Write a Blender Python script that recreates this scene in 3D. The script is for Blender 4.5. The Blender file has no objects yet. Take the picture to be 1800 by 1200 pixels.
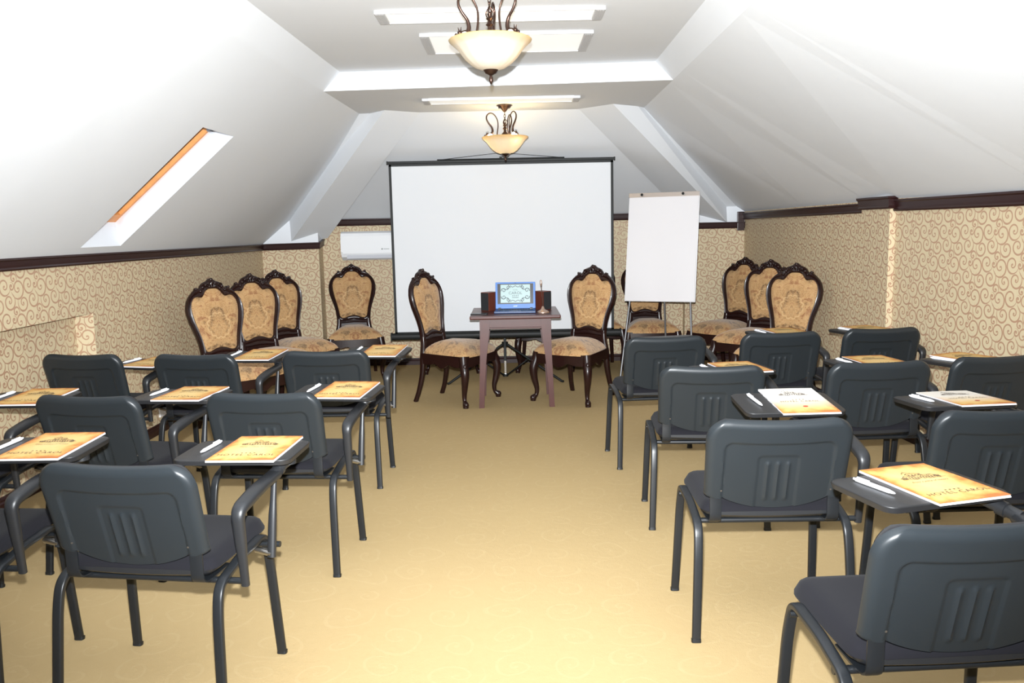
import bpy, bmesh, math, random
from math import sin, cos, pi, radians, sqrt, atan2
from mathutils import Vector, Matrix
random.seed(7)
SC = bpy.context.scene
COL = SC.collection

# ------------------------------------------------------------------ camera
PITCH, ROLL, FPX, CAMH = radians(7.713), radians(1.2), 1465.0, 1.471
cam_d = bpy.data.cameras.new('camera')
cam_d.sensor_width = 36.0
cam_d.lens = FPX / 1800.0 * 36.0
cam_d.clip_start = 0.05
cam = bpy.data.objects.new('camera', cam_d)
COL.objects.link(cam)
up0 = Vector((0, sin(PITCH), cos(PITCH)))
fw = Vector((0, cos(PITCH), -sin(PITCH)))
rx = Vector((1, 0, 0)) * cos(ROLL) - up0 * sin(ROLL) * -1.0
rx = Vector((cos(ROLL), 0, 0)) + up0 * (-sin(ROLL)) * 1.0
upv = Vector((sin(ROLL), 0, 0)) + up0 * cos(ROLL)
m = Matrix(((rx.x, upv.x, -fw.x, 0), (rx.y, upv.y, -fw.y, 0), (rx.z, upv.z, -fw.z, CAMH), (0, 0, 0, 1)))
cam.matrix_world = m
SC.camera = cam

# ------------------------------------------------------------------ world, flash, exposure
SC.view_settings.view_transform = 'Standard'
SC.view_settings.look = 'None'
SC.view_settings.gamma = 1.0
SC.view_settings.use_curve_mapping = False
SC.view_settings.exposure = 0.0
w = bpy.data.worlds.new('world'); SC.world = w
w.use_nodes = True
w.node_tree.nodes['Background'].inputs[0].default_value = (0.80, 0.90, 1.0, 1)
w.node_tree.nodes['Background'].inputs[1].default_value = 2.2

def add_light(name, kind, loc, power, color=(1, 1, 1), rot=(0, 0, 0), **kw):
    d = bpy.data.lights.new(name, kind)
    d.energy = power; d.color = color
    for k, v in kw.items(): setattr(d, k, v)
    o = bpy.data.objects.new(name, d); COL.objects.link(o)
    o.location = loc; o.rotation_euler = rot
    return o
# the camera's own flash head, just above the lens
add_light('camera_flash', 'SPOT', (-0.01, 0.06, CAMH + 0.11), 2450, (0.94, 0.975, 1.0),
          rot=(radians(93), 0, 0), spot_size=radians(108), spot_blend=1.0, shadow_soft_size=0.018)
# light of the ceiling fixtures (their own panels emit further below)
PANEL_EMIT = 0.35

# ------------------------------------------------------------------ helpers
def tag(o, label=None, cat=None, group=None, kind=None):
    if label: o['label'] = label
    if cat: o['category'] = cat
    if group: o['group'] = group
    if kind: o['kind'] = kind
    return o

def link(name, me, mat=None, parent=None, loc=None, rot=None, smooth=True, auto=True):
    o = bpy.data.objects.new(name, me); COL.objects.link(o)
    if mat is not None and len(me.materials) == 0:
        me.materials.append(mat)
    if parent is not None: o.parent = parent
    if loc is not None: o.location = loc
    if rot is not None: o.rotation_euler = rot
    return o

def empty(name, loc=(0, 0, 0), rz=0.0):
    o = bpy.data.objects.new(name, None); COL.objects.link(o)
    o.location = loc; o.rotation_euler = (0, 0, rz); o.empty_display_size = 0.1
    return o

class MB:
    """collects shapes into one mesh"""
    def __init__(s): s.v = []; s.f = []; s.sm = []; s.mi = []; s.cur = 0
    def add(s, vs, fs, smooth=True):
        n = len(s.v); s.v += [tuple(p) for p in vs]
        s.f += [tuple(n + i for i in f) for f in fs]
        s.sm += [smooth] * len(fs); s.mi += [s.cur] * len(fs)
    def box(s, c, size, rot=None, bevel=0.0, pivot=None):
        bm = bmesh.new(); bmesh.ops.create_cube(bm, size=1.0)
        for v in bm.verts: v.co = Vector((v.co.x * size[0], v.co.y * size[1], v.co.z * size[2]))
        if bevel > 0:
            bmesh.ops.bevel(bm, geom=bm.edges[:], offset=bevel, segments=2, profile=0.6, affect='EDGES')
        M = rot.to_4x4() if rot is not None else Matrix.Identity(4)
        C = Vector(c)
        bm.verts.index_update()
        vs = [(M @ v.co) + C for v in bm.verts]
        fs = [[v.index for v in f.verts] for f in bm.faces]
        bm.free(); s.add(vs, fs, False)
    def tube(s, pts, rad, seg=10, ref=None, flat=1.0, caps=True, closed=False, square=0.0):
        """sweep along pts; rad is a number or list; flat scales the radius along the second axis"""
        P = [Vector(p) for p in pts]; n = len(P)
        R = rad if isinstance(rad, (list, tuple)) else [rad] * n
        vs = []; prev = None
        for i in range(n):
            if closed: t = P[(i + 1) % n] - P[i - 1]
            else: t = P[min(i + 1, n - 1)] - P[max(i - 1, 0)]
            if t.length < 1e-9: t = Vector((0, 0, 1))
            t.normalize()
            if ref is not None: a = Vector(ref)
            elif prev is not None: a = prev
            else: a = Vector((1, 0, 0)) if abs(t.x) < 0.9 else Vector((0, 1, 0))
            a = a - t * a.dot(t)
            if a.length < 1e-6:
                a = Vector((0, 1, 0)) - t * t.y
            a.normalize(); b = t.cross(a); prev = a
            for k in range(seg):
                th = 2 * pi * (k + 0.5) / seg
                c_, s_ = cos(th), sin(th)
                if square > 0:
                    e = 1 - square
                    c_ = math.copysign(abs(c_) ** e, c_); s_ = math.copysign(abs(s_) ** e, s_)
                vs.append(P[i] + a * (c_ * R[i]) + b * (s_ * R[i] * flat))
        fs = []
        m_ = n if closed else n - 1
        for i in range(m_):
            j = (i + 1) % n
            for k in range(seg):
                k2 = (k + 1) % seg
                fs.append((i * seg + k, i * seg + k2, j * seg + k2, j * seg + k))
        s.add(vs, fs, True)
        if caps and not closed:
            s.add(vs[:seg], [tuple(range(seg - 1, -1, -1))], False)
            s.add(vs[-seg:], [tuple(range(seg))], False)
    def lathe(s, prof, seg=24, c=(0, 0, 0), wave=None):
        vs = []; C = Vector(c)
        for (r, z) in prof:
            for k in range(seg):
                th = 2 * pi * k / seg
                rr = r * (1 + (wave(th, z) if wave else 0))
                vs.append(C + Vector((rr * cos(th), rr * sin(th), z)))
        fs = []
        for i in range(len(prof) - 1):
            for k in range(seg):
                k2 = (k + 1) % seg
                fs.append((i * seg + k, i * seg + k2, (i + 1) * seg + k2, (i + 1) * seg + k))
        s.add(vs, fs, True)
    def prism(s, outline, y0, y1, axes='xz', mp=None):
        """extrude a 2D outline between y0 and y1"""
        n = len(outline)
        def P(a, b, d):
            if mp: return mp(a, b, d)
            if axes == 'xz': return (a, d, b)
            if axes == 'yz': return (d, a, b)
            return (a, b, d)
        vs = [P(a, b, y0) for a, b in outline] + [P(a, b, y1) for a, b in outline]
        fs = [tuple(range(n)), tuple(range(2 * n - 1, n - 1, -1))]
        fs += [(i, i + n, (i + 1) % n + n, (i + 1) % n) for i in range(n)]
        s.add(vs, fs, False)
    def grid(s, fn, nu, nv, smooth=True):
        vs = [fn(i / nu, j / nv) for j in range(nv + 1) for i in range(nu + 1)]
        fs = [(j * (nu + 1) + i, j * (nu + 1) + i + 1, (j + 1) * (nu + 1) + i + 1, (j + 1) * (nu + 1) + i)
              for j in range(nv) for i in range(nu)]
        s.add(vs, fs, smooth)
    def slab(s, top, bot, nu, nv):
        """closed body between two grid surfaces"""
        a = len(s.v)
        s.grid(top, nu, nv)
        b = len(s.v)
        s.grid(bot, nu, nv)
        W = nu + 1
        ring = [i for i in range(nu)] + [nu + W * j for j in range(nv)] + \
               [W * nv + i for i in range(nu, 0, -1)] + [W * j for j in range(nv, 0, -1)]
        fs = []
        for k in range(len(ring)):
            p, q = ring[k], ring[(k + 1) % len(ring)]
            fs.append((a + p, b + p, b + q, a + q))
        s.f += fs; s.sm += [True] * len(fs); s.mi += [s.cur] * len(fs)
    def sphere(s, c, r, seg=12, rings=8, sc=(1, 1, 1)):
        vs = []; fs = []
        C = Vector(c)
        for i in range(rings + 1):
            ph = pi * i / rings
            for k in range(seg):
                th = 2 * pi * k / seg
                vs.append(C + Vector((r * sc[0] * sin(ph) * cos(th), r * sc[1] * sin(ph) * sin(th), r * sc[2] * cos(ph))))
        for i in range(rings):
            for k in range(seg):
                k2 = (k + 1) % seg
                fs.append((i * seg + k, (i + 1) * seg + k, (i + 1) * seg + k2, i * seg + k2))
        s.add(vs, fs, True)
    def mesh(s, name, mats=None, weld=True, fixn=True):
        me = bpy.data.meshes.new(name)
        me.from_pydata(s.v, [], s.f); me.update()
        me.polygons.foreach_set('use_smooth', s.sm)
        me.polygons.foreach_set('material_index', s.mi)
        bm = bmesh.new(); bm.from_mesh(me)
        if weld: bmesh.ops.remove_doubles(bm, verts=bm.verts, dist=1e-5)
        if fixn: bmesh.ops.recalc_face_normals(bm, faces=bm.faces)
        for e in bm.edges:
            if len(e.link_faces) == 2 and e.calc_face_angle(0) > radians(48): e.smooth = False
        bm.to_mesh(me); bm.free()
        for mt in (mats or []): me.materials.append(mt)
        return me
    def build(s, name, mat, parent=None, loc=None, rot=None, **kw):
        mats = mat if isinstance(mat, (list, tuple)) else [mat]
        me = s.mesh(name, mats, **kw)
        return link(name, me, None, parent, loc, rot)

def fillet(pts, r, n=6):
    """round the inner corners of a polyline"""
    P = [Vector(p) for p in pts]; out = [P[0]]
    R = r if isinstance(r, (list, tuple)) else [r] * len(P)
    for i in range(1, len(P) - 1):
        a, b, c = P[i - 1], P[i], P[i + 1]
        u = (a - b); v = (c - b)
        d = min(R[i], u.length * 0.49, v.length * 0.49)
        p0 = b + u.normalized() * d; p1 = b + v.normalized() * d
        for k in range(n + 1):
            t = k / n
            out.append(p0 * (1 - t) ** 2 + b * 2 * t * (1 - t) + p1 * t * t)
    out.append(P[-1])
    return out

def spline(pts, n=6):
    P = [Vector(p) for p in pts]; out = []
    for i in range(len(P) - 1):
        p0 = P[max(i - 1, 0)]; p1 = P[i]; p2 = P[i + 1]; p3 = P[min(i + 2, len(P) - 1)]
        for k in range(n):
            t = k / n
            out.append(0.5 * ((2 * p1) + (p2 - p0) * t + (2 * p0 - 5 * p1 + 4 * p2 - p3) * t * t + (3 * p1 - p0 - 3 * p2 + p3) * t ** 3))
    out.append(P[-1])
    return out

def lerpl(vals, n):
    """resample a list of numbers to n entries"""
    out = []
    for i in range(n):
        f = i / (n - 1) * (len(vals) - 1); k = min(int(f), len(vals) - 2); t = f - k
        out.append(vals[k] * (1 - t) + vals[k + 1] * t)
    return out

def sstep(a, b, x):
    t = max(0.0, min(1.0, (x - a) / (b - a))); return t * t * (3 - 2 * t)

def copy_tree(o, parent=None, skip=()):
    c = o.copy(); COL.objects.link(c)
    if parent is not None: c.parent = parent
    for ch in list(o.children):
        copy_tree(ch, c)
    return c

# ------------------------------------------------------------------ materials
class NT:
    def __init__(s, mat):
        s.nt = mat.node_tree; s.n = s.nt.nodes; s.l = s.nt.links
    def node(s, t, **kw):
        nd = s.n.new(t)
        for k, v in kw.items(): setattr(nd, k, v)
        return nd
    def math(s, op, a, b=None, clamp=False):
        nd = s.n.new('ShaderNodeMath'); nd.operation = op; nd.use_clamp = clamp
        for i, x in enumerate((a, b)):
            if x is None: continue
            if isinstance(x, (int, float)): nd.inputs[i].default_value = x
            else: s.l.new(x, nd.inputs[i])
        return nd.outputs[0]
    def mix(s, f, a, b):
        nd = s.n.new('ShaderNodeMix'); nd.data_type = 'RGBA'
        for i, x in ((0, f), (6, a), (7, b)):
            if isinstance(x, (int, float)): nd.inputs[i].default_value = x
            elif isinstance(x, tuple): nd.inputs[i].default_value = x + (1,) if len(x) == 3 else x
            else: s.l.new(x, nd.inputs[i])
        return nd.outputs[2]
    def noise(s, vec, scale, detail=2, rough=0.5, dist=0.0):
        nd = s.n.new('ShaderNodeTexNoise')
        nd.inputs['Scale'].default_value = scale; nd.inputs['Detail'].default_value = detail
        nd.inputs['Roughness'].default_value = rough; nd.inputs['Distortion'].default_value = dist
        if vec is not None: s.l.new(vec, nd.inputs['Vector'])
        return nd.outputs[0]
    def ramp(s, f, stops):
        nd = s.n.new('ShaderNodeValToRGB'); cr = nd.color_ramp
        while len(cr.elements) < len(stops): cr.elements.new(0.5)
        for e, (p, c) in zip(cr.elements, stops):
            e.position = p; e.color = c + (1,) if len(c) == 3 else c
        s.l.new(f, nd.inputs[0]); return nd.outputs[0]
    def bump(s, h, strength, dist=0.01):
        nd = s.n.new('ShaderNodeBump'); nd.inputs['Strength'].default_value = strength
        nd.inputs['Distance'].default_value = dist
        s.l.new(h, nd.inputs['Height']); return nd.outputs[0]
    def coord(s, which='Object'):
        return s.n.new('ShaderNodeTexCoord').outputs[which]

def mat(name, color, rough=0.5, metal=0.0, spec=0.5, coat=0.0, bump=None, var=None, emit=None, sheen=0.0):
    m_ = bpy.data.materials.new(name); m_.use_nodes = True
    b = m_.node_tree.nodes['Principled BSDF']
    b.inputs['Base Color'].default_value = color + (1,)
    b.inputs['Roughness'].default_value = rough
    b.inputs['Metallic'].default_value = metal
    b.inputs['Specular IOR Level'].default_value = spec
    b.inputs['Coat Weight'].default_value = coat
    b.inputs['Coat Roughness'].default_value = 0.12
    b.inputs['Sheen Weight'].default_value = sheen
    t = NT(m_)
    co = t.coord()
    if var:   # (scale, amount)
        nz = t.noise(co, var[0], 3)
        dark = tuple(c * (1 - var[1]) for c in color); lite = tuple(min(1, c * (1 + var[1])) for c in color)
        t.l.new(t.mix(nz, dark, lite), b.inputs['Base Color'])
    if bump:  # (scale, strength, dist)
        nz = t.noise(co, bump[0], 3)
        t.l.new(t.bump(nz, bump[1], bump[2]), b.inputs['Normal'])
    if emit:
        b.inputs['Emission Color'].default_value = emit[0] + (1,)
        b.inputs['Emission Strength'].default_value = emit[1]
    return m_

M = {}
M['plaster'] = mat('white_plaster', (0.74, 0.765, 0.80), 0.7, spec=0.25, bump=(3.0, 0.12, 0.02))
M['plastic'] = mat('dark_grey_plastic', (0.0130, 0.0165, 0.0195), 0.38, spec=0.36, bump=(900, 0.12, 0.001), var=(6, 0.08))
M['armplastic'] = mat('black_arm_plastic', (0.012, 0.013, 0.015), 0.42, bump=(700, 0.1, 0.001))
M['tabletplastic'] = mat('black_tablet_plastic', (0.013, 0.013, 0.014), 0.45, bump=(1000, 0.2, 0.001))
M['fabric'] = mat('charcoal_fabric', (0.010, 0.0098, 0.0125), 0.95, spec=0.1, bump=(1200, 0.4, 0.001), sheen=0.03)
M['tube'] = mat('black_painted_steel', (0.008, 0.0095, 0.0115), 0.38, metal=0.0, spec=0.45, bump=(500, 0.05, 0.001))
M['steel'] = mat('bare_steel', (0.55, 0.53, 0.50), 0.3, metal=1.0)
M['screw'] = mat('screw_steel', (0.16, 0.14, 0.12), 0.5, metal=0.8)
M['wood'] = mat('dark_mahogany', (0.014, 0.0036, 0.0030), 0.34, spec=0.4, coat=0.12, var=(14, 0.35))
M['tablewood'] = mat('red_brown_table_wood', (0.066, 0.015, 0.012), 0.38, spec=0.45, coat=0.15, var=(10, 0.25))
M['moulding'] = mat('dark_red_brown_moulding', (0.022, 0.006, 0.006), 0.38, spec=0.4, coat=0.05, var=(3, 0.2))
M['screencloth'] = mat('projection_cloth', (0.60, 0.615, 0.64), 0.75, spec=0.3)
M['blackmetal'] = mat('black_metal', (0.007, 0.008, 0.008), 0.5, spec=0.25)
M['chrome'] = mat('chrome', (0.72, 0.72, 0.72), 0.18, metal=1.0)
M['greymetal'] = mat('grey_metal', (0.20, 0.20, 0.21), 0.38, metal=0.7)
M['clampmetal'] = mat('brushed_clamp', (0.52, 0.46, 0.42), 0.35, metal=0.7)
M['paper'] = mat('paper', (0.66, 0.645, 0.66), 0.8, spec=0.2)
M['white'] = mat('white_plastic', (0.80, 0.81, 0.83), 0.35)
M['acgrey'] = mat('grey_louver', (0.55, 0.56, 0.60), 0.4)
M['acmark'] = mat('grey_mark', (0.18, 0.20, 0.20), 0.5)
M['blue'] = mat('blue_laptop_plastic', (0.030, 0.150, 0.480), 0.38)
M['bluedark'] = mat('dark_blue_laptop_plastic', (0.020, 0.050, 0.140), 0.38)
M['bezel'] = mat('screen_black', (0.010, 0.009, 0.010), 0.25)
M['key'] = mat('key_black', (0.012, 0.012, 0.015), 0.5)
M['speakerbox'] = mat('red_brown_speaker_wood', (0.100, 0.022, 0.012), 0.4, var=(12, 0.2))
M['grille'] = mat('black_speaker_cloth', (0.010, 0.011, 0.013), 0.9)
M['bronze'] = mat('dark_bronze', (0.070, 0.040, 0.030), 0.30, metal=0.85, var=(40, 0.3))
M['mic'] = mat('mic_metal', (0.55, 0.40, 0.32), 0.3, metal=0.8)
M['pine'] = mat('orange_pine', (0.55, 0.22, 0.06), 0.45, var=(20, 0.25))
M['ink'] = mat('brown_ink', (0.06, 0.038, 0.02), 0.7)
M['redseal'] = mat('red_ink', (0.45, 0.03, 0.02), 0.6)
M['pen'] = mat('white_pen_plastic', (0.85, 0.87, 0.92), 0.3)
M['endcap'] = mat('light_grey_endcap', (0.52, 0.52, 0.53), 0.45)
M['outlet'] = mat('outlet_plastic', (0.74, 0.72, 0.70), 0.4)

def diffuser_mat():
    m_ = mat('white_acrylic_diffuser', (0.86, 0.88, 0.88), 0.3)
    b = m_.node_tree.nodes['Principled BSDF']
    b.inputs['Emission Color'].default_value = (1.0, 0.95, 0.87, 1)
    b.inputs['Emission Strength'].default_value = PANEL_EMIT
    return m_
M['diffuser'] = diffuser_mat()

def glass_bowl_mat():
    m_ = bpy.data.materials.new('alabaster_glass'); m_.use_nodes = True
    t = NT(m_); b = t.n['Principled BSDF']; out = t.n['Material Output']
    co = t.coord()
    sep = t.node('ShaderNodeSeparateXYZ'); t.l.new(co, sep.inputs[0])
    rim = t.ramp(sep.outputs[2], [(0.0, (0.66, 0.61, 0.52)), (0.75, (0.66, 0.61, 0.52)), (1.0, (0.64, 0.45, 0.13))])
    # local z goes from -0.135 (bottom) to 0 (rim): shift into 0..1
    mp = t.node('ShaderNodeMapRange'); mp.inputs[1].default_value = -0.135; mp.inputs[2].default_value = 0.004
    t.l.new(sep.outputs[2], mp.inputs[0])
    t.l.new(mp.outputs[0], t.n[-1].inputs[0]) if False else None
    rr = [x for x in t.n if x.type == 'VALTORGB'][0]; t.l.new(mp.outputs[0], rr.inputs[0])
    nz = t.noise(co, 14, 3, dist=1.5)
    colr = t.mix(t.math('MULTIPLY', nz, 0.5), rim, (0.70, 0.66, 0.60))
    t.l.new(colr, b.inputs['Base Color']); b.inputs['Roughness'].default_value = 0.35
    tr = t.node('ShaderNodeBsdfTranslucent'); t.l.new(colr, tr.inputs[0])
    mx = t.node('ShaderNodeMixShader'); mx.inputs[0].default_value = 0.45
    t.l.new(b.outputs[0], mx.inputs[1]); t.l.new(tr.outputs[0], mx.inputs[2]); t.l.new(mx.outputs[0], out.inputs[0])
    return m_
M['bowl'] = glass_bowl_mat()
M['bulb_on'] = mat('lit_bulb', (1, 0.9, 0.7), 0.4, emit=((1.0, 0.80, 0.45), 60.0))
M['bulb_dim'] = mat('frosted_bulb', (0.92, 0.88, 0.75), 0.3, emit=((1.0, 0.82, 0.5), 2.0))

def pane_mat():
    m_ = bpy.data.materials.new('window_glass'); m_.use_nodes = True
    b = m_.node_tree.nodes['Principled BSDF']
    b.inputs['Transmission Weight'].default_value = 1.0; b.inputs['Roughness'].default_value = 0.02
    b.inputs['IOR'].default_value = 1.1
    return m_
M['glass'] = pane_mat()

# --- wallpaper with scroll pattern; UV in metres
def spiral_group():
    g = bpy.data.node_groups.new('scroll', 'ShaderNodeTree')
    for nm in ('U', 'V', 'CX', 'CY', 'R', 'Turn', 'Hand', 'Phase', 'PU', 'PV', 'W'):
        g.interface.new_socket(nm, in_out='INPUT', socket_type='NodeSocketFloat')
    g.interface.new_socket('Mask', in_out='OUTPUT', socket_type='NodeSocketFloat')
    class T: pass
    t = NT.__new__(NT); t.nt = g; t.n = g.nodes; t.l = g.links
    gi = g.nodes.new('NodeGroupInput'); go = g.nodes.new('NodeGroupOutput'); I = gi.outputs
    def wrap(u, c, p):
        a = t.math('ADD', t.math('SUBTRACT', u, c), t.math('MULTIPLY', p, 0.5))
        return t.math('SUBTRACT', t.math('FLOORED_MODULO', a, p), t.math('MULTIPLY', p, 0.5))
    dx = wrap(I['U'], I['CX'], I['PU']); dy = wrap(I['V'], I['CY'], I['PV'])
    r = t.math('SQRT', t.math('ADD', t.math('MULTIPLY', dx, dx), t.math('MULTIPLY', dy, dy)))
    th = t.math('MULTIPLY', t.math('ARCTAN2', dy, dx), 1 / (2 * pi))
    ph = t.math('ADD', t.math('MULTIPLY', th, I['Hand']), I['Phase'])
    # r = Turn * (k + phase)   ->  fract(r/Turn - phase)
    q = t.math('SUBTRACT', t.math('DIVIDE', r, I['Turn']), ph)
    fr = t.math('FRACT', t.math('ADD', q, 8.5))
    d = t.math('MULTIPLY', t.math('ABSOLUTE', t.math('SUBTRACT', fr, 0.5)), I['Turn'])
    wv = t.math('MULTIPLY', I['W'], t.math('ADD', 0.55, t.math('MULTIPLY', t.math('DIVIDE', r, I['R']), 0.5)))
    ln = t.math('LESS_THAN', d, wv)
    inn = t.math('LESS_THAN', r, I['R'])
    core = t.math('LESS_THAN', r, t.math('MULTIPLY', I['W'], 1.15))
    t.l.new(t.math('MAXIMUM', t.math('MULTIPLY', ln, inn), core), go.inputs['Mask'])
    return g
SPG = spiral_group()
PU, PV = 0.2177, 0.181
# centre x, centre y (up), radius, turn, hand, phase
SPIRALS = [(0.118, 0.118, 0.0620, 0.0385, -1, 0.25), (0.000, 0.135, 0.0540, 0.0345, 1, 0.70),
           (0.034, 0.052, 0.0530, 0.0335, 1, 0.55), (0.158, 0.036, 0.0510, 0.0320, -1, 0.10),
           (0.086, -0.008, 0.0310, 0.0240, -1, 0.30), (0.062, 0.132, 0.0230, 0.0190, 1, 0.15)]
def wallpaper_mat():
    m_ = bpy.data.materials.new('scroll_wallpaper'); m_.use_nodes = True
    t = NT(m_); b = t.n['Principled BSDF']
    sep = t.node('ShaderNodeSeparateXYZ'); t.l.new(t.coord('UV'), sep.inputs[0])
    mask = None
    for (cx, cy, R, tn, h, ph) in SPIRALS:
        g = t.node('ShaderNodeGroup'); g.node_tree = SPG
        t.l.new(sep.outputs[0], g.inputs['U']); t.l.new(sep.outputs[1], g.inputs['V'])
        for k, v in (('CX', cx), ('CY', cy), ('R', R), ('Turn', tn), ('Hand', h), ('Phase', ph), ('PU', PU), ('PV', PV), ('W', 0.0054)):
            g.inputs[k].default_value = v
        mask = g.outputs[0] if mask is None else t.math('MAXIMUM', mask, g.outputs[0])
    big = t.noise(t.coord('UV'), 1.2, 2)
    ground = t.mix(big, (0.55, 0.460, 0.300), (0.60, 0.505, 0.33))
    line = (0.40, 0.245, 0.155)
    t.l.new(t.mix(mask, ground, line), b.inputs['Base Color'])
    rg = t.math('SUBTRACT', 0.62, t.math('MULTIPLY', mask, 0.22)); t.l.new(rg, b.inputs['Roughness'])
    b.inputs['Specular IOR Level'].default_value = 0.4
    fine = t.noise(t.coord('UV'), 400, 2)
    hgt = t.math('ADD', t.math('MULTIPLY', mask, 1.0), t.math('MULTIPLY', fine, 0.3))
    t.l.new(t.bump(hgt, 0.25, 0.002), b.inputs['Normal'])
    return m_
M['wallpaper'] = wallpaper_mat()

def carpet_mat():
    m_ = bpy.data.materials.new('beige_carpet'); m_.use_nodes = True
    t = NT(m_); b = t.n['Principled BSDF']
    co = t.coord('Object')
    sep = t.node('ShaderNodeSeparateXYZ')
    dn = t.node('ShaderNodeTexNoise'); dn.inputs['Scale'].default_value = 2.2; t.l.new(co, dn.inputs['Vector'])
    vm = t.node('ShaderNodeVectorMath', operation='SCALE'); t.l.new(dn.outputs[1], vm.inputs[0]); vm.inputs['Scale'].default_value = 0.22
    va = t.node('ShaderNodeVectorMath', operation='ADD'); t.l.new(co, va.inputs[0]); t.l.new(vm.outputs[0], va.inputs[1])
    t.l.new(va.outputs[0], sep.inputs[0])
    sw = None
    for (cx, cy, R, tn, h_, ph) in ((0.10, 0.10, 0.11, 0.070, -1, 0.2), (0.30, 0.28, 0.10, 0.062, 1, 0.6), (0.32, 0.06, 0.07, 0.05, 1, 0.1), (0.08, 0.31, 0.075, 0.05, -1, 0.8)):
        g = t.node('ShaderNodeGroup'); g.node_tree = SPG
        t.l.new(sep.outputs[0], g.inputs['U']); t.l.new(sep.outputs[1], g.inputs['V'])
        for k, v in (('CX', cx), ('CY', cy), ('R', R), ('Turn', tn), ('Hand', h_), ('Phase', ph), ('PU', 0.43), ('PV', 0.41), ('W', 0.0062)):
            g.inputs[k].default_value = v
        sw = g.outputs[0] if sw is None else t.math('MAXIMUM', sw, g.outputs[0])
    fine = t.noise(co, 260, 2); mid = t.noise(co, 1.1, 3); mot = t.noise(co, 22, 4, 0.7)
    base = t.mix(mid, (0.385, 0.278, 0.134), (0.425, 0.310, 0.154))
    c2 = t.mix(t.math('MULTIPLY', mot, 0.45), base, (0.46, 0.345, 0.185))
    c3 = t.mix(t.math('MULTIPLY', t.math('MULTIPLY', sw, t.noise(co, 30, 2)), 0.15), c2, (0.60, 0.49, 0.30))
    t.l.new(c3, b.inputs['Base Color'])
    b.inputs['Roughness'].default_value = 0.95; b.inputs['Specular IOR Level'].default_value = 0.1
    h = t.math('ADD', t.math('MULTIPLY', sw, 0.55), t.math('ADD', t.math('MULTIPLY', fine, 0.5), t.math('MULTIPLY', mot, 0.7)))
    t.l.new(t.bump(h, 0.35, 0.005), b.inputs['Normal'])
    return m_
M['carpet'] = carpet_mat()

def damask_mat(name, sx=1.0, center=(0, 0)):
    """gold damask upholstery, mirrored left-right about the chair's middle"""
    m_ = bpy.data.materials.new(name); m_.use_nodes = True
    t = NT(m_); b = t.n['Principled BSDF']
    sep = t.node('ShaderNodeSeparateXYZ'); t.l.new(t.coord('Object'), sep.inputs[0])
    ax = t.math('ABSOLUTE', sep.outputs[0])
    cmb = t.node('ShaderNodeCombineXYZ'); t.l.new(ax, cmb.inputs[0]); t.l.new(sep.outputs[1], cmb.inputs[1]); t.l.new(sep.outputs[2], cmb.inputs[2])
    v = cmb.outputs[0]
    n1 = t.noise(v, 9, 4, 0.6, 1.6); n2 = t.noise(v, 20, 3, 0.6, 2.6)
    base = t.ramp(n1, [(0.36, (0.13, 0.065, 0.026)), (0.44, (0.34, 0.190, 0.078)), (0.54, (0.43, 0.250, 0.105)), (0.62, (0.25, 0.105, 0.040))])
    leaf = t.ramp(n2, [(0.42, (0, 0, 0)), (0.50, (1, 1, 1)), (0.56, (0, 0, 0))])
    c2 = t.mix(t.math('MULTIPLY', leaf, 0.5), base, (0.56, 0.38, 0.19))
    # central medallion: fan of petals
    dz = t.math('SUBTRACT', sep.outputs[2], 0.78)
    r = t.math('SQRT', t.math('ADD', t.math('MULTIPLY', ax, ax), t.math('MULTIPLY', dz, dz)))
    th = t.math('ARCTAN2', dz, ax)
    pet = t.math('ADD', 0.085, t.math('MULTIPLY', t.math('ABSOLUTE', t.math('SINE', t.math('MULTIPLY', th, 6.0))), 0.014))
    ring = t.math('LESS_THAN', t.math('ABSOLUTE', t.math('SUBTRACT', r, pet)), 0.006)
    rays = t.math('MULTIPLY', t.math('LESS_THAN', t.math('ABSOLUTE', t.math('SINE', t.math('MULTIPLY', th, 7.0))), 0.28),
                  t.math('MULTIPLY', t.math('GREATER_THAN', r, 0.022), t.math('LESS_THAN', r, 0.06)))
    c3 = t.mix(t.math('MULTIPLY', rays, 0.45), c2, (0.20, 0.115, 0.05))
    c4 = t.mix(t.math('MULTIPLY', ring, 0.35), c3, (0.64, 0.45, 0.23))
    t.l.new(c4, b.inputs['Base Color'])
    b.inputs['Roughness'].default_value = 0.7; b.inputs['Specular IOR Level'].default_value = 0.3
    b.inputs['Sheen Weight'].default_value = 0.3
    t.l.new(t.bump(t.math('ADD', n2, t.noise(v, 300, 2)), 0.3, 0.003), b.inputs['Normal'])
    return m_
M['damask'] = damask_mat('gold_damask')

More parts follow.
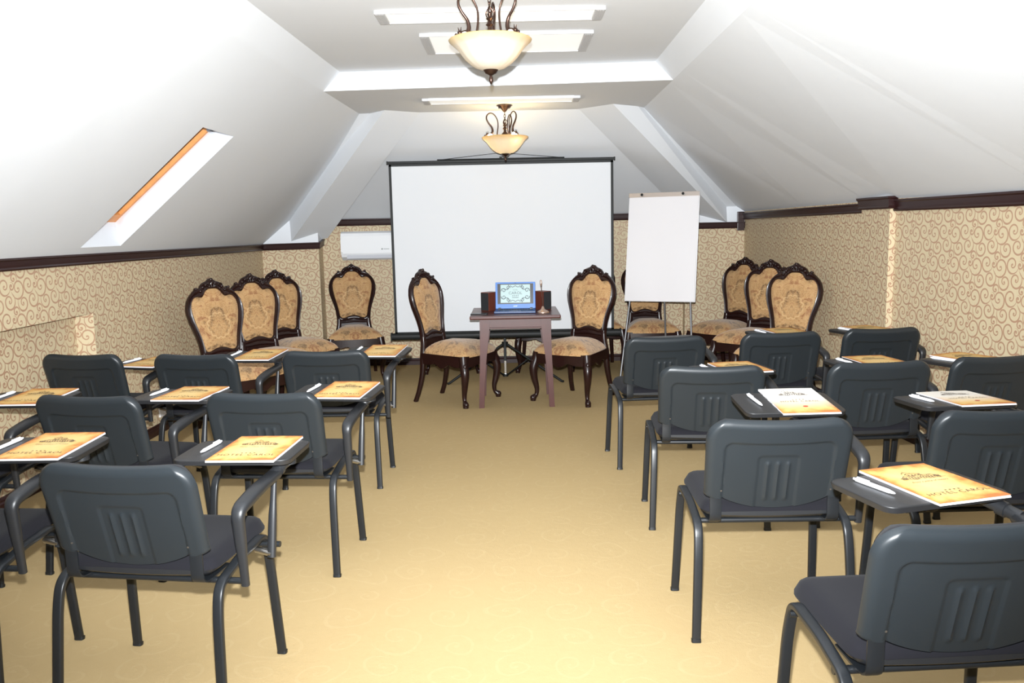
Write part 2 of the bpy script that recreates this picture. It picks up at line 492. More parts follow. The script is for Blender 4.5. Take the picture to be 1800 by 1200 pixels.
def parchment_mat(name, white_top=False):
    m_ = bpy.data.materials.new(name); m_.use_nodes = True
    t = NT(m_); b = t.n['Principled BSDF']
    co = t.coord('Object'); sep = t.node('ShaderNodeSeparateXYZ'); t.l.new(co, sep.inputs[0])
    n1 = t.noise(co, 18, 4, 0.6); n2 = t.noise(co, 60, 3)
    ex = t.math('DIVIDE', t.math('ABSOLUTE', sep.outputs[0]), 0.1125)
    ey = t.math('DIVIDE', t.math('ABSOLUTE', sep.outputs[1]), 0.1575)
    e = t.math('ADD', t.math('MAXIMUM', ex, ey), t.math('MULTIPLY', t.math('SUBTRACT', n1, 0.5), 0.9))
    c = t.ramp(e, [(0.25, (0.68, 0.47, 0.19)), (0.70, (0.64, 0.40, 0.130)), (0.92, (0.52, 0.24, 0.050)), (1.0, (0.42, 0.135, 0.028))])
    if white_top:
        g = t.node('ShaderNodeMapRange'); g.inputs[1].default_value = -0.11; g.inputs[2].default_value = 0.05
        t.l.new(t.math('ADD', sep.outputs[1], t.math('MULTIPLY', t.math('SUBTRACT', n1, 0.5), 0.07)), g.inputs[0])
        c = t.mix(g.outputs[0], c, (0.68, 0.64, 0.58))
    t.l.new(c, b.inputs['Base Color']); b.inputs['Roughness'].default_value = 0.5
    return m_
M['parch'] = parchment_mat('parchment_cover'); M['parchw'] = parchment_mat('parchment_cover_pale_top', True)

def text_mesh(txt, size, extr=0.0, align='CENTER', shear=0.0, space=1.0):
    c = bpy.data.curves.new('lettering', 'FONT'); c.body = txt; c.size = size; c.align_x = align; c.align_y = 'CENTER'
    c.extrude = extr; c.shear = shear; c.space_character = space; c.resolution_u = 3
    o = bpy.data.objects.new('lettering', c); COL.objects.link(o)
    bpy.context.view_layer.update()
    me = bpy.data.meshes.new_from_object(o.evaluated_get(bpy.context.evaluated_depsgraph_get()))
    COL.objects.unlink(o); bpy.data.objects.remove(o); bpy.data.curves.remove(c)
    return me
def add_text(mb, txt, size, pos, mp, **kw):
    me = text_mesh(txt, size, **kw)
    mb.add([mp(v.co.x + pos[0], v.co.y + pos[1]) for v in me.vertices], [tuple(p.vertices) for p in me.polygons], False)
    bpy.data.meshes.remove(me)
def stroke(mb, pts, wd, mp):
    """flat ribbon along 2D pts"""
    P = [Vector((p[0], p[1], 0)) for p in pts]; vs = []
    for i in range(len(P)):
        t_ = (P[min(i + 1, len(P) - 1)] - P[max(i - 1, 0)]).normalized(); nrm = Vector((-t_.y, t_.x, 0)) * wd * 0.75
        for q in (P[i] + nrm, P[i] - nrm): vs.append(mp(q.x, q.y))
    mb.add(vs, [(2 * i, 2 * i + 1, 2 * i + 3, 2 * i + 2) for i in range(len(P) - 1)], False)

# ------------------------------------------------------------------ room
def quad_wall(name, pieces, mat_, thick=0.0):
    """pieces: list of (verts, uvs) polygons"""
    me = bpy.data.meshes.new(name); vs = []; fs = []; uv = []
    for (pts, uvs) in pieces:
        n = len(vs); vs += pts; fs.append(tuple(range(n, n + len(pts)))); uv += uvs
    me.from_pydata(vs, [], fs); me.update()
    lay = me.uv_layers.new(name='UVMap')
    for i, l in enumerate(me.loops): lay.data[i].uv = uv[i]
    me.materials.append(mat_)
    o = link(name, me); tag(o, kind='structure'); return o
def vstrip(p, q, z0, z1, u0=0.0):
    """vertical wall piece from plan point p to q; z may be pairs"""
    L = sqrt((q[0] - p[0]) ** 2 + (q[1] - p[1]) ** 2)
    a0, a1 = z0 if isinstance(z0, tuple) else (z0, z0); b0, b1 = z1 if isinstance(z1, tuple) else (z1, z1)
    return ([(p[0], p[1], a0), (q[0], q[1], a1), (q[0], q[1], b1), (p[0], p[1], b0)],
            [(u0, a0), (u0 + L, a1), (u0 + L, b1), (u0, b0)])

YB, YREAR = 9.12, -1.6
XL = lambda y: -2.635 - 0.0120 * (8.92 - y)
zc_l = 1.34      # hidden behind the crown
# floor
mb = MB(); mb.box((0, 3.8, -0.05), (6.6, 11.2, 0.1))
fl = mb.build('floor', M['carpet']); tag(fl, kind='structure')
# left wall with a recess low on the near part
y0r = 5.32
quad_wall('wall_left', [
    vstrip((XL(YREAR), YREAR), (XL(y0r), y0r), 0.99, 1.35, -0.37),
    vstrip((XL(y0r), y0r), (XL(8.92), 8.92), 0.0, 1.35, -0.37 + y0r - YREAR),
    vstrip((XL(YREAR) - 0.12, YREAR), (XL(y0r) - 0.12, y0r), 0.0, 0.99, -0.2),
    vstrip((XL(y0r) - 0.12, y0r), (XL(y0r), y0r), 0.0, 0.99, 0.05),
    ([(XL(YREAR) - 0.12, YREAR, 0.99), (XL(y0r) - 0.12, y0r, 0.99), (XL(y0r), y0r, 0.99), (XL(YREAR), YREAR, 0.99)], [(0, 0), (5, 0), (5, .12), (0, .12)]),
], M['wallpaper'])
# right wall: far stretch, pillar, near stretch
YFR = 9.02
RW = [(2.52, YFR), (2.605, 6.21), (2.600, 6.205), (2.600, 5.75), (2.640, 5.75), (2.745, 4.26), (2.90, 4.10), (2.90, YREAR)]
pcs = []; u = 0.0
RW2 = [(2.52, YFR), (2.63, 6.21), (2.598, 6.21), (2.598, 5.75), (2.640, 5.75), (2.74, 4.26), (2.86, 4.10), (2.86, YREAR)]
for a, b_ in zip(RW2[:-1], RW2[1:]):
    pcs.append(vstrip(a, b_, 0.0, 1.62, u)); u += sqrt((a[0] - b_[0]) ** 2 + (a[1] - b_[1]) ** 2)
quad_wall('wall_right', pcs, M['wallpaper'])
# back wall with the two corner piers
quad_wall('wall_back', [
    vstrip((-2.66, 8.92), (-2.035, 8.92), 0.0, 1.345, 0.02), vstrip((-2.035, 8.92), (-2.035, YB), 0.0, 1.345, 0.1),
    vstrip((-2.035, YB), (1.885, YB), 0.0, 1.6, 0.11),
    vstrip((1.885, YB), (1.885, YFR), 0.0, 1.445, 0.0), vstrip((1.885, YFR), (2.55, YFR), 0.0, 1.445, 0.05)], M['wallpaper'])
quad_wall('wall_rear', [vstrip((-3.2, YREAR), (3.2, YREAR), 0.0, 2.7)], M['plaster'])

# roof slopes, profile points (x, z) as functions of y
ZC, ZS = 2.62, 2.49
def lerp(a, b, t): return a + (b - a) * t
YBM_L, YBM_R = 6.27, 6.09      # front face of the cross beam at its two ends
def left_prof(y):
    xr = -1.20 - 0.038 * (6.28 - y)
    zt = 1.354 - 0.002 * (8.92 - y)
    return [(xr - 0.005, ZC + 0.0), (xr - 0.135, ZS), (XL(y), zt)]
def right_prof(y):
    xr = 1.054 - 0.011 * (6.14 - y)
    x = 2.52 + 0.0475 * (YFR - y)
    return [(xr, ZC), (xr + 0.125, ZS), (x, 1.60)]
# ---- left slope with the roof-window hole
def slope_pt_l(y, s):
    (x0, z0), (x1, z1), (x2, z2) = left_prof(y)
    return Vector((lerp(x1, x2, s), y, lerp(z1, z2, s)))
HOLE_Y = (5.10, 5.61); HOLE_S = (0.335, 0.944)
def build_left_slope():
    mb = MB()
    ys = [YREAR, 0.5, 2.5, 4.0, HOLE_Y[0], HOLE_Y[1], 7.0, 8.0, 9.0, 9.3]
    ss = [0.0, HOLE_S[0], HOLE_S[1], 1.0]
    for i in range(len(ys) - 1):
        ya, yb = ys[i], ys[i + 1]
        for k in range(3):
            if k == 1 and i == 4: continue
            mb.add([slope_pt_l(ya, ss[k]), slope_pt_l(yb, ss[k]), slope_pt_l(yb, ss[k + 1]), slope_pt_l(ya, ss[k + 1])], [(0, 1, 2, 3)], False)
        a = left_prof(ya); b = left_prof(yb)
        mb.add([(a[0][0], ya, a[0][1]), (b[0][0], yb, b[0][1]), (b[1][0], yb, b[1][1]), (a[1][0], ya, a[1][1])], [(0, 1, 2, 3)], False)
    # splayed reveal of the roof window
    n = Vector((-0.6437, 0.0, 0.7653))
    A, B, Cc, D = slope_pt_l(HOLE_Y[0], HOLE_S[1]), slope_pt_l(HOLE_Y[1], HOLE_S[1]), slope_pt_l(HOLE_Y[1], HOLE_S[0]), slope_pt_l(HOLE_Y[0], HOLE_S[0])
    up = (D - A).normalized()
    global WIN
    WIN = [A + n * 0.2 + up * 0.035 + Vector((0, -0.02, 0)), B + n * 0.2 + up * 0.035 + Vector((0, 0.17, 0)),
           Cc + n * 0.2 - up * -0.02 + Vector((0, 0.17, 0)), D + n * 0.2 - up * -0.02 + Vector((0, -0.02, 0))]
    H_ = [A, B, Cc, D]
    for i in range(4):
        j = (i + 1) % 4
        mb.add([H_[i], H_[j], WIN[j], WIN[i]], [(0, 1, 2, 3)], False)
    o = mb.build('ceiling', M['plaster'], fixn=False); tag(o, kind='structure')
    return n
WN = build_left_slope()
mb = MB(); ys = [YREAR, 2.0, 4.1, 4.26, 5.75, 5.76, 6.21, 6.22, 7.4, 9.3]
for ya, yb in zip(ys[:-1], ys[1:]):
    a, b_ = right_prof(ya), right_prof(yb)
    for k in range(2):
        mb.add([(a[k][0], ya, a[k][1]), (b_[k][0], yb, b_[k][1]), (b_[k + 1][0], yb, b_[k + 1][1]), (a[k + 1][0], ya, a[k + 1][1])], [(0, 1, 2, 3)], False)
o = mb.build('ceiling', M['plaster'], fixn=False); tag(o, kind='structure')
# flat ceiling, cross beam + lowered soffit
mb = MB(); mb.box((0, 2.6, ZC + 0.05), (3.4, 8.6, 0.1)); o = mb.build('ceiling', M['plaster']); tag(o, kind='structure')
mb = MB()
ol = [(-1.36, YBM_L), (1.23, YBM_R), (1.30, 7.60), (-1.45, 7.64)]
mb.add([(x, y, ZS) for x, y in ol] + [(x, y, ZC + 0.06) for x, y in ol],
       [(0, 1, 2, 3), (4, 7, 6, 5), (0, 4, 5, 1), (1, 5, 6, 2), (2, 6, 7, 3), (3, 7, 4, 0)], False)
o = mb.build('trim_1', M['plaster']); tag(o, kind='structure')
# hipped end: sloping end panel from the soffit down to the back wall
ylo, zlo, yhi, zhi = YB + 0.02, 1.592, 7.47, 2.49
mb = MB()
mb.add([(-2.7, ylo, zlo), (2.7, ylo, zlo), (2.7, yhi - 0.02, zhi + 0.01), (-2.7, yhi - 0.02, zhi + 0.01)], [(0, 1, 2, 3)], False)
o = mb.build('ceiling', M['plaster']); tag(o, kind='structure')
# gable pieces above the piers and the hip rafters (solid prisms)
def solid(name, pts, faces, m_):
    mb = MB(); mb.add(pts, faces, False); o = mb.build(name, m_); tag(o, kind='structure'); return o
# left pier top
solid('trim_2', [(-2.66, 8.92, 1.33), (-2.035, 8.92, 1.33), (-2.035, 8.92, 1.50), (-2.327, 8.92, 1.66), (-2.66, 8.92, 1.39),
                 (-2.66, 9.3, 1.33), (-2.035, 9.3, 1.33), (-2.035, 9.3, 1.50), (-2.327, 9.3, 1.66), (-2.66, 9.3, 1.39)],
      [(0, 1, 2, 3, 4), (9, 8, 7, 6, 5), (1, 6, 7, 2), (0, 5, 6, 1), (2, 7, 8, 3), (3, 8, 9, 4)], M['plaster'])
solid('trim_3', [(2.56, YFR, 1.44), (1.885, YFR, 1.44), (1.885, YFR, 1.66), (2.30, YFR, 1.80), (2.56, YFR, 1.62),
                 (2.56, 9.3, 1.44), (1.885, 9.3, 1.44), (1.885, 9.3, 1.66), (2.30, 9.3, 1.80), (2.56, 9.3, 1.62)],
      [(0, 4, 3, 2, 1), (5, 6, 7, 8, 9), (1, 2, 7, 6), (0, 1, 6, 5), (2, 3, 8, 7), (3, 4, 9, 8)], M['plaster'])
def rafter(name, A, B, Cc, D, E, J, K):
    A, B, Cc, D, E, J, K = [Vector(p) for p in (A, B, Cc, D, E, J, K)]
    axis = (B - Cc).normalized()
    off = Vector((0, 0.05, 0.28))
    # extend a little past soffit and pier so that no gap shows
    At, Bt, Et = A + axis * 0.12, B + axis * 0.12, E + axis * 0.12
    Db, Cb, Kb = D - axis * 0.10, Cc - axis * 0.10, K - axis * 0.02
    pts = [At, Bt, Et, Kb, Cb, Db]
    hi = [p + off for p in pts]
    mb = MB()
    mb.add(pts + hi, [(0, 1, 4, 5), (1, 2, 3, 4), (6, 11, 10, 7), (7, 10, 9, 8), (0, 6, 7, 1), (1, 7, 8, 2), (2, 8, 9, 3), (3, 9, 10, 4), (4, 10, 11, 5), (5, 11, 6, 0)], False)
    o = mb.build(name, M['plaster']); tag(o, kind='structure')
rafter('trim_4', (-1.304, 7.605, 2.49), (-1.044, 7.289, 2.49), (-2.321, 8.92, 1.385), (-2.327, 8.92, 1.601), (-0.766, 7.468, 2.49), (-1.789, 8.85, 1.607), (-1.96, 9.08, 1.42))
k_ = YFR / 8.92
rafter('trim_5', (1.138, 7.384, 2.49), (0.889, 7.2, 2.49), (2.303 * k_, YFR, CAMH + (1.49 - CAMH) * k_), (2.287 * k_, YFR, CAMH + (1.733 - CAMH) * k_), (0.627, 7.463, 2.49), (1.538, 8.611, 1.827), (1.86, 9.08, 1.60))

# crown mouldings: profile swept along a plan polyline
def moulding(name, pts, h, d, inward, prof=None):
    """pts: list of (x,y,z_bottom); inward: +1 if the room lies to the left of the path"""
    prof = prof or [(0, 0), (0.55, 0), (0.7, 0.12), (0.55, 0.25), (0.62, 0.40), (0.75, 0.75), (1.0, 0.85), (1.0, 1.0), (0, 1.0)]
    mb = MB(); P = [Vector(p) for p in pts]; n = len(P); vs = []
    for i in range(n):
        def nrm(a, b):
            t_ = (b - a); t_.z = 0; t_.normalize(); return Vector((-t_.y, t_.x, 0)) * inward
        if i == 0: nn = nrm(P[0], P[1])
        elif i == n - 1: nn = nrm(P[-2], P[-1])
        else:
            a, b = nrm(P[i - 1], P[i]), nrm(P[i], P[i + 1]); nn = (a + b); nn = nn.normalized() / max(0.35, nn.normalized().dot(a))
        for (pd, pz) in prof: vs.append(P[i] + nn * pd * d + Vector((0, 0, pz * h)))
    k = len(prof)
    fs = [(i * k + j, i * k + (j + 1) % k, (i + 1) * k + (j + 1) % k, (i + 1) * k + j) for i in range(n - 1) for j in range(k)]
    fs += [tuple(range(k)), tuple(range(n * k - 1, (n - 1) * k - 1, -1))]
    mb.add(vs, fs, False)
    o = mb.build(name, M['moulding']); tag(o, kind='structure'); return o
moulding('trim_6', [(XL(YREAR), YREAR, 1.298), (XL(5.0), 5.0, 1.302), (XL(8.92), 8.92, 1.292), (-2.035, 8.92, 1.325)][:3], 0.068, 0.03, -1)
moulding('trim_7', [(-2.66, 8.92, 1.292), (-2.035, 8.92, 1.30), (-2.035, 9.12, 1.33)], 0.070, 0.03, -1)
moulding('trim_8', [(-2.03, YB, 1.535), (1.885, YB, 1.535)], 0.075, 0.03, -1)
moulding('trim_9', [(1.885, YB, 1.425), (1.885, YFR, 1.425), (2.52, YFR, 1.425)], 0.068, 0.03, -1)
moulding('trim_10', [(2.52, YFR, 1.515), (2.63, 6.21, 1.530)], 0.072, 0.035, -1)
moulding('trim_11', [(2.63, 6.21, 1.552), (2.598, 6.21, 1.552), (2.598, 5.75, 1.552), (2.64, 5.75, 1.552)], 0.085, 0.032, -1)
moulding('trim_12', [(2.64, 5.76, 1.534), (2.74, 4.26, 1.534), (2.86, 4.1, 1.534), (2.86, YREAR, 1.534)], 0.080, 0.032, -1)
mb = MB(); mb.box((2.475, YFR - 0.012, 1.50), (0.075, 0.03, 0.20), bevel=0.004); o = mb.build('trim_13', M['moulding']); tag(o, kind='structure')
BP = [(0, 0), (1.0, 0), (1.0, 0.55), (0.7, 0.68), (0.8, 0.8), (0.5, 1.0), (0, 1.0)]
moulding('baseboard_left', [(XL(YREAR) - 0.12, YREAR, 0), (XL(y0r) - 0.12, y0r, 0), (XL(y0r), y0r, 0), (XL(8.92), 8.92, 0), (-2.035, 8.92, 0), (-2.035, YB, 0)], 0.075, 0.018, -1, BP)
moulding('baseboard_back', [(-2.03, YB, 0), (1.88, YB, 0)], 0.075, 0.018, -1, BP)
moulding('baseboard_right', [(1.885, YB, 0), (1.885, YFR, 0), (2.52, YFR, 0), (2.63, 6.21, 0), (2.598, 6.21, 0), (2.598, 5.75, 0), (2.64, 5.75, 0), (2.74, 4.26, 0), (2.86, 4.1, 0), (2.86, YREAR, 0)], 0.075, 0.018, -1, BP)

# roof window: pine frame and pane at the outer end of the reveal
def roof_window():
    cx = sum(WIN, Vector()) / 4
    root = MB()
    def inset(p, f): return p + (cx - p) * f
    outr = [inset(p, -0.05) for p in WIN]; inn = [inset(p, 0.13) for p in WIN]
    mbf = MB()
    lo = [p - WN * 0.02 for p in outr] ; li = [p - WN * 0.02 for p in inn]
    ho = [p + WN * 0.05 for p in outr]; hi_ = [p + WN * 0.05 for p in inn]
    vs = lo + li + ho + hi_
    fs = []
    for i in range(4):
        j = (i + 1) % 4
        fs += [(i, j, 4 + j, 4 + i), (8 + i, 12 + i, 12 + j, 8 + j), (4 + i, 4 + j, 12 + j, 12 + i), (i, 8 + i, 8 + j, j)]
    mbf.add(vs, fs, False)
    fr = mbf.build('window_1', M['pine']); tag(fr, kind='structure')
    mp = MB(); mp.add([p + WN * 0.01 for p in inn] + [p + WN * 0.018 for p in inn], [(0, 1, 2, 3), (7, 6, 5, 4), (0, 4, 5, 1), (1, 5, 6, 2), (2, 6, 7, 3), (3, 7, 4, 0)], False)
    mp.build('pane', M['glass'], fr)
    mh = MB(); a, b = WIN[2], WIN[3]; c_ = (WIN[1] + WIN[2] * 7) / 8 - WN * 0.03 + Vector((0, -0.05, 0))
    mh.box(c_, (0.03, 0.05, 0.02), bevel=0.004); mh.build('latch', M['greymetal'], fr)
roof_window()

# ------------------------------------------------------------------ ceiling lights
def ceiling_light(x0, x1, y0, y1, z, label):
    cx, cy = (x0 + x1) / 2, (y0 + y1) / 2; L, W = x1 - x0, y1 - y0
    r = empty('fluorescent_light', (cx, cy, z))
    tag(r, label, 'ceiling light', 'fluorescent fixtures on the ceiling')
    mb = MB()
    mb.box((0, W / 2 - 0.006, -0.009), (L - 0.1, 0.012, 0.018)); mb.box((0, -W / 2 + 0.006, -0.009), (L - 0.1, 0.012, 0.018))
    mb.box((0, 0, -0.003), (L - 0.1, W - 0.02, 0.006)); mb.build('housing', M['white'], r)
    mb = MB(); mb.box((0, 0, -0.010), (L - 0.11, W - 0.026, 0.012), bevel=0.003); mb.build('diffuser', M['diffuser'], r)
    for s in (-1, 1):
        mb = MB(); mb.box((s * (L / 2 - 0.027), 0, -0.010), (0.054, W, 0.020), bevel=0.003)
        for k in range(5): mb.box((s * (L / 2 - 0.01 - 0.009 * k), 0, -0.021), (0.003, W * 0.9, 0.002))
        mb.build('end_cap', M['endcap'], r)
    return r
ceiling_light(-0.69, 0.53, 4.57, 4.80, ZC, 'long white fluorescent fixture on the ceiling nearest the camera')
ceiling_light(-0.51, 0.52, 5.11, 5.62, ZC, 'wide white fluorescent fixture on the ceiling just before the cross beam')
ceiling_light(-0.665, 0.575, 6.70, 6.91, ZS, 'narrow white fluorescent fixture on the soffit behind the cross beam')

# ------------------------------------------------------------------ chandeliers
def chandelier(loc, rz, label, drop, lit):
    r = empty('chandelier', loc, rz); tag(r, label, 'chandelier', 'bowl chandeliers on the ceiling')
    D = -drop
    mb = MB(); mb.lathe([(0.0, 0.0), (0.065, 0.0), (0.068, -0.006), (0.055, -0.012), (0.052, -0.020), (0.030, -0.030), (0.018, -0.045), (0.008, -0.056), (0, -0.058)], 28)
    for k in range(3):
        a = 2 * pi * k / 3 + 0.5; mb.sphere((0.05 * cos(a), 0.05 * sin(a), -0.02), 0.006, 8, 6)
    mb.build('canopy', M['bronze'], r)
    # chain links
    mb = MB(); z = -0.052; k = 0
    zend = D + 0.125
    while z > zend:
        h_ = 0.016
        pts = [(0.007 * cos(2 * pi * i / 12) * (1 if k % 2 else 0), 0.007 * cos(2 * pi * i / 12) * (0 if k % 2 else 1), z - h_ * 0.9 + h_ * sin(2 * pi * i / 12)) for i in range(12)]
        mb.tube(pts, 0.0022, 6, closed=True, ref=(1, 1, 0.3)); z -= 0.023; k += 1
    mb.build('chain', M['bronze'], r)
    mb = MB(); mb.lathe([(0, 0.12), (0.012, 0.12), (0.008, 0.105), (0.018, 0.098), (0.008, 0.088), (0.014, 0.078), (0.020, 0.070), (0.010, 0.062), (0.012, 0.045), (0.022, 0.035), (0.040, 0.015), (0.046, 0.0), (0.046, -0.01), (0.0, -0.012)], 24, c=(0, 0, D))
    for k in range(3):
        a = 2 * pi * k / 3; mb.tube(spline([(0.004 * cos(a), 0.004 * sin(a), D + 0.15), (0.022 * cos(a), 0.022 * sin(a), D + 0.125), (0.012 * cos(a), 0.012 * sin(a), D + 0.10)], 5), 0.003, 6)
    mb.tube([(0, 0, D + 0.0), (0, 0, D - 0.14)], 0.006, 8)
    mb.build('column', M['bronze'], r)
    # bowl: scalloped bell profile, thin double wall; origin at the rim for the material
    R = 0.196
    prof = [(R, 0.0), (R * 0.985, -0.006), (R * 0.90, -0.020), (R * 0.80, -0.038), (R * 0.72, -0.058), (R * 0.63, -0.082), (R * 0.50, -0.106), (R * 0.36, -0.124), (R * 0.2, -0.134), (0.012, -0.137)]
    inner = [(max(0.012, a - 0.005), b + 0.004) for a, b in prof][::-1]
    mb = MB(); mb.lathe(prof + inner + [prof[0]], 64, wave=lambda th, z: 0.012 * sin(th * 16) * min(1, -z / 0.05) if z < -0.01 else 0)
    mb.build('bowl', M['bowl'], r, loc=(0, 0, D))
    mb = MB(); mb.lathe([(0.0, -0.125), (0.034, -0.128), (0.036, -0.134), (0.026, -0.150), (0.012, -0.156), (0.006, -0.160), (0.010, -0.172), (0.011, -0.182), (0.005, -0.196), (0.0, -0.202)], 20, c=(0, 0, D))
    mb.build('finial', M['bronze'], r)
    for k in range(3):
        a = 2 * pi * k / 3 + pi
        ca, sa = cos(a), sin(a)
        def P(rr, zz): return (rr * ca, rr * sa, D + zz)
        mb = MB()
        pts = spline([P(0.066, -0.02), P(0.066, 0.03), P(0.058, 0.09), P(0.062, 0.14), P(0.088, 0.185), P(0.120, 0.198), P(0.148, 0.180), P(0.153, 0.150), P(0.135, 0.115), P(0.112, 0.085), P(0.104, 0.055), P(0.112, 0.032), P(0.135, 0.026), P(0.152, 0.020)], 5)
        mb.tube(pts, lerpl([0.005, 0.005, 0.0045, 0.0045, 0.005, 0.0065, 0.007, 0.010, 0.011, 0.006], len(pts)), 8)
        # animal-head like scroll end
        mb.sphere(P(0.150, 0.024), 0.012, 10, 8, (1.0, 1.0, 0.9)); mb.sphere(P(0.168, 0.014), 0.008, 8, 6)
        mb.tube([P(0.145, 0.03), P(0.143, 0.052)], [0.004, 0.001], 6); mb.tube([P(0.152, 0.03), P(0.158, 0.048)], [0.004, 0.001], 6)
        arm = mb.build('arm', M['bronze'], r)
        mb = MB(); mb.lathe([(0, 0.004), (0.012, 0.0), (0.013, -0.018), (0, -0.02)], 12, c=P(0.122, 0.016)); mb.build('socket', M['bronze'], arm)
        on = (k in lit)
        mb = MB(); mb.sphere(P(0.126, 0.000), 0.026, 14, 10, (1, 1, 1.25)); mb.build('bulb', M['bulb_on'] if on and len(lit) > 1 else M['bulb_dim'], arm)
    return r
chandelier((-0.073, 4.07, ZC), radians(22), 'bronze chandelier with pale glass bowl, nearest, hanging before the cross beam', 0.272, (1,))
chandelier((-0.022, 7.14, ZS), radians(8), 'small glowing bronze chandelier with yellow glass bowl above the projection screen', 0.262, (0, 1, 2))
# its lamps
for a in (188, 308, 68):
    add_light('chandelier_lamp', 'POINT', (-0.022 + 0.124 * cos(radians(a)), 7.14 + 0.124 * sin(radians(a)), ZS - 0.262 + 0.012), 9, (1.0, 0.70, 0.36), shadow_soft_size=0.02)
add_light('chandelier_lamp', 'POINT', (-0.022, 7.20, ZS - 0.32), 3.0, (1.0, 0.74, 0.40), shadow_soft_size=0.03)
add_light('chandelier_lamp', 'POINT', (-0.073 + 0.08, 4.03, ZC - 0.285), 1.2, (1.0, 0.72, 0.38), shadow_soft_size=0.03)

# ------------------------------------------------------------------ conference chair (prototype meshes, chair faces +y)
def chair_meshes():
    P = {}
    UH = Vector((0, -0.262, 0.965)); NR = Vector((0, -0.965, -0.262)); B0 = Vector((0, 0.046, 0.522))
    Wd, Ht = 0.250, 0.303
    def half(h):
        R = 0.075
        if h > Ht - R:
            d = h - (Ht - R); return Wd - R + sqrt(max(0, R * R - d * d))
        r2 = 0.015
        if h < r2: return Wd - 0.004 - r2 + sqrt(max(0, r2 * r2 - (r2 - h) ** 2))
        return Wd - 0.006 + 0.006 * h / (Ht - R)
    def bot(x):
        q = abs(x) / 0.192
        return 0.0 if q >= 1 else 0.008 - 0.050 * (1 - q * q) ** 0.85
    def topz(x): return Ht - 0.006 * (1 - min(1, abs(x) / 0.17) ** 2)
    def hx(u_, v_):
        # nonlinear v keeps the rounded top corners well shaped
        h = Ht * (1 - (1 - v_) ** 1.35)
        s = 2 * u_ - 1
        x = s * half(h)
        b = bot(x); t_ = topz(x)
        hh = b + (t_ - b) * (h / Ht)
        return x, hh, h
    def rear(u_, v_):
        x, hh, h = hx(u_, v_)
        e = min(half(h) - abs(x), topz(x) - hh, 0.03)
        e2 = min(half(h) - abs(x), topz(x) - hh)
        d = 0.004 + 0.020 * sqrt(max(0, 1 - (1 - min(1, e2 / 0.028)) ** 2))
        # recessed middle panel with rounded corners
        px = 0.188 - abs(x); pz = 0.222 - hh - 0.006 * (1 - min(1, abs(x) / .17) ** 2)
        r_ = 0.03
        if px < r_ and pz < r_: pe = r_ - sqrt((r_ - px) ** 2 + (r_ - pz) ** 2)
        else: pe = min(px, pz)
        d -= 0.0065 * sstep(-0.003, 0.004, pe)
        # small embossed field
        wx = 0.070
        fx = wx - abs(x); fz = 0.166 - hh; r3 = 0.014
        if fx < r3 and fz < r3: fe = r3 - sqrt((r3 - fx) ** 2 + (r3 - fz) ** 2)
        else: fe = min(fx, fz)
        d -= 0.0040 * sstep(-0.003, 0.003, fe)
        for k in (-1, 0, 1):
            xc = k * 0.035
            g = math.exp(-((x - xc) / 0.0065) ** 2) * sstep(-0.015, 0.0, hh) * (1 - sstep(0.137, 0.146, hh))
            d += 0.0058 * g
        bend = 0.010 * (x / Wd) ** 2
        return B0 + Vector((x, 0, 0)) + UH * hh + NR * (d - bend)
    def front(u_, v_):
        x, hh, h = hx(u_, v_); bend = 0.010 * (x / Wd) ** 2
        return B0 + Vector((x, 0, 0)) + UH * hh + NR * (0.000 - bend)
    mb = MB(); mb.slab(rear, front, 96, 64); P['backrest'] = (mb.mesh('backrest', [M['plastic']]), None)
    def cush(u_, v_):
        x, hh, h = hx(u_, v_); bend = 0.010 * (x / Wd) ** 2
        e2 = min(half(h) - abs(x), topz(x) - hh, hh - bot(x) + 0.004)
        d = 0.034 * sqrt(max(0, 1 - (1 - min(1, max(0, e2) / 0.04)) ** 2))
        q = 0.985
        return B0 + Vector((x * q, 0, 0)) + UH * (hh * q + 0.002) + NR * (-d - bend - 0.0005)
    def cushb(u_, v_):
        x, hh, h = hx(u_, v_); bend = 0.010 * (x / Wd) ** 2
        return B0 + Vector((x * .985, 0, 0)) + UH * (hh * .985 + 0.002) + NR * (-bend + 0.0005)
    mb = MB(); mb.slab(cush, cushb, 28, 20); P['back_cushion'] = (mb.mesh('back_cushion', [M['fabric']]), None)
    mb = MB()
    for sx, hh in ((-1, .212), (1, .212), (-1, .032), (1, .032)):
        x = sx * 0.190; c_ = B0 + Vector((x, 0, 0)) + UH * hh + NR * 0.012
        mb.tube([c_, c_ + NR * 0.006], 0.0032, 8)
        P['screw%d' % len([k for k in P if k.startswith('screw')])] = (mb.mesh('screw', [M['screw']]), None); mb = MB()
    # seat
    ys0, ys1, hw = 0.055, 0.480, 0.247
    def sx_half(y):
        R = 0.075
        lo, hi = y - ys0, ys1 - y
        e = min(lo, hi) if True else 0
        R_ = 0.05 if lo < hi else 0.085
        return hw if e >= R_ else hw - R_ + sqrt(max(0, R_ * R_ - (R_ - e) ** 2))
    def yv(v_): return ys0 + (ys1 - ys0) * (0.5 - 0.5 * cos(pi * v_))
    def seat_top(u_, v_):
        y = yv(v_); x = (2 * u_ - 1) * sx_half(y)
        e = min(sx_half(y) - abs(x), y - ys0, ys1 - y)
        z = 0.462 + 0.034 * sqrt(max(0, 1 - (1 - min(1, max(0, e) / 0.05)) ** 2)) + 0.006 * (y / 0.48) - 0.012 * sstep(0.42, 0.48, y)
        return (x, y, z)
    def seat_bot(u_, v_):
        y = yv(v_); x = (2 * u_ - 1) * sx_half(y); return (x, y, 0.460)
    mb = MB(); mb.slab(seat_top, seat_bot, 30, 24); P['seat'] = (mb.mesh('seat', [M['fabric']]), None)
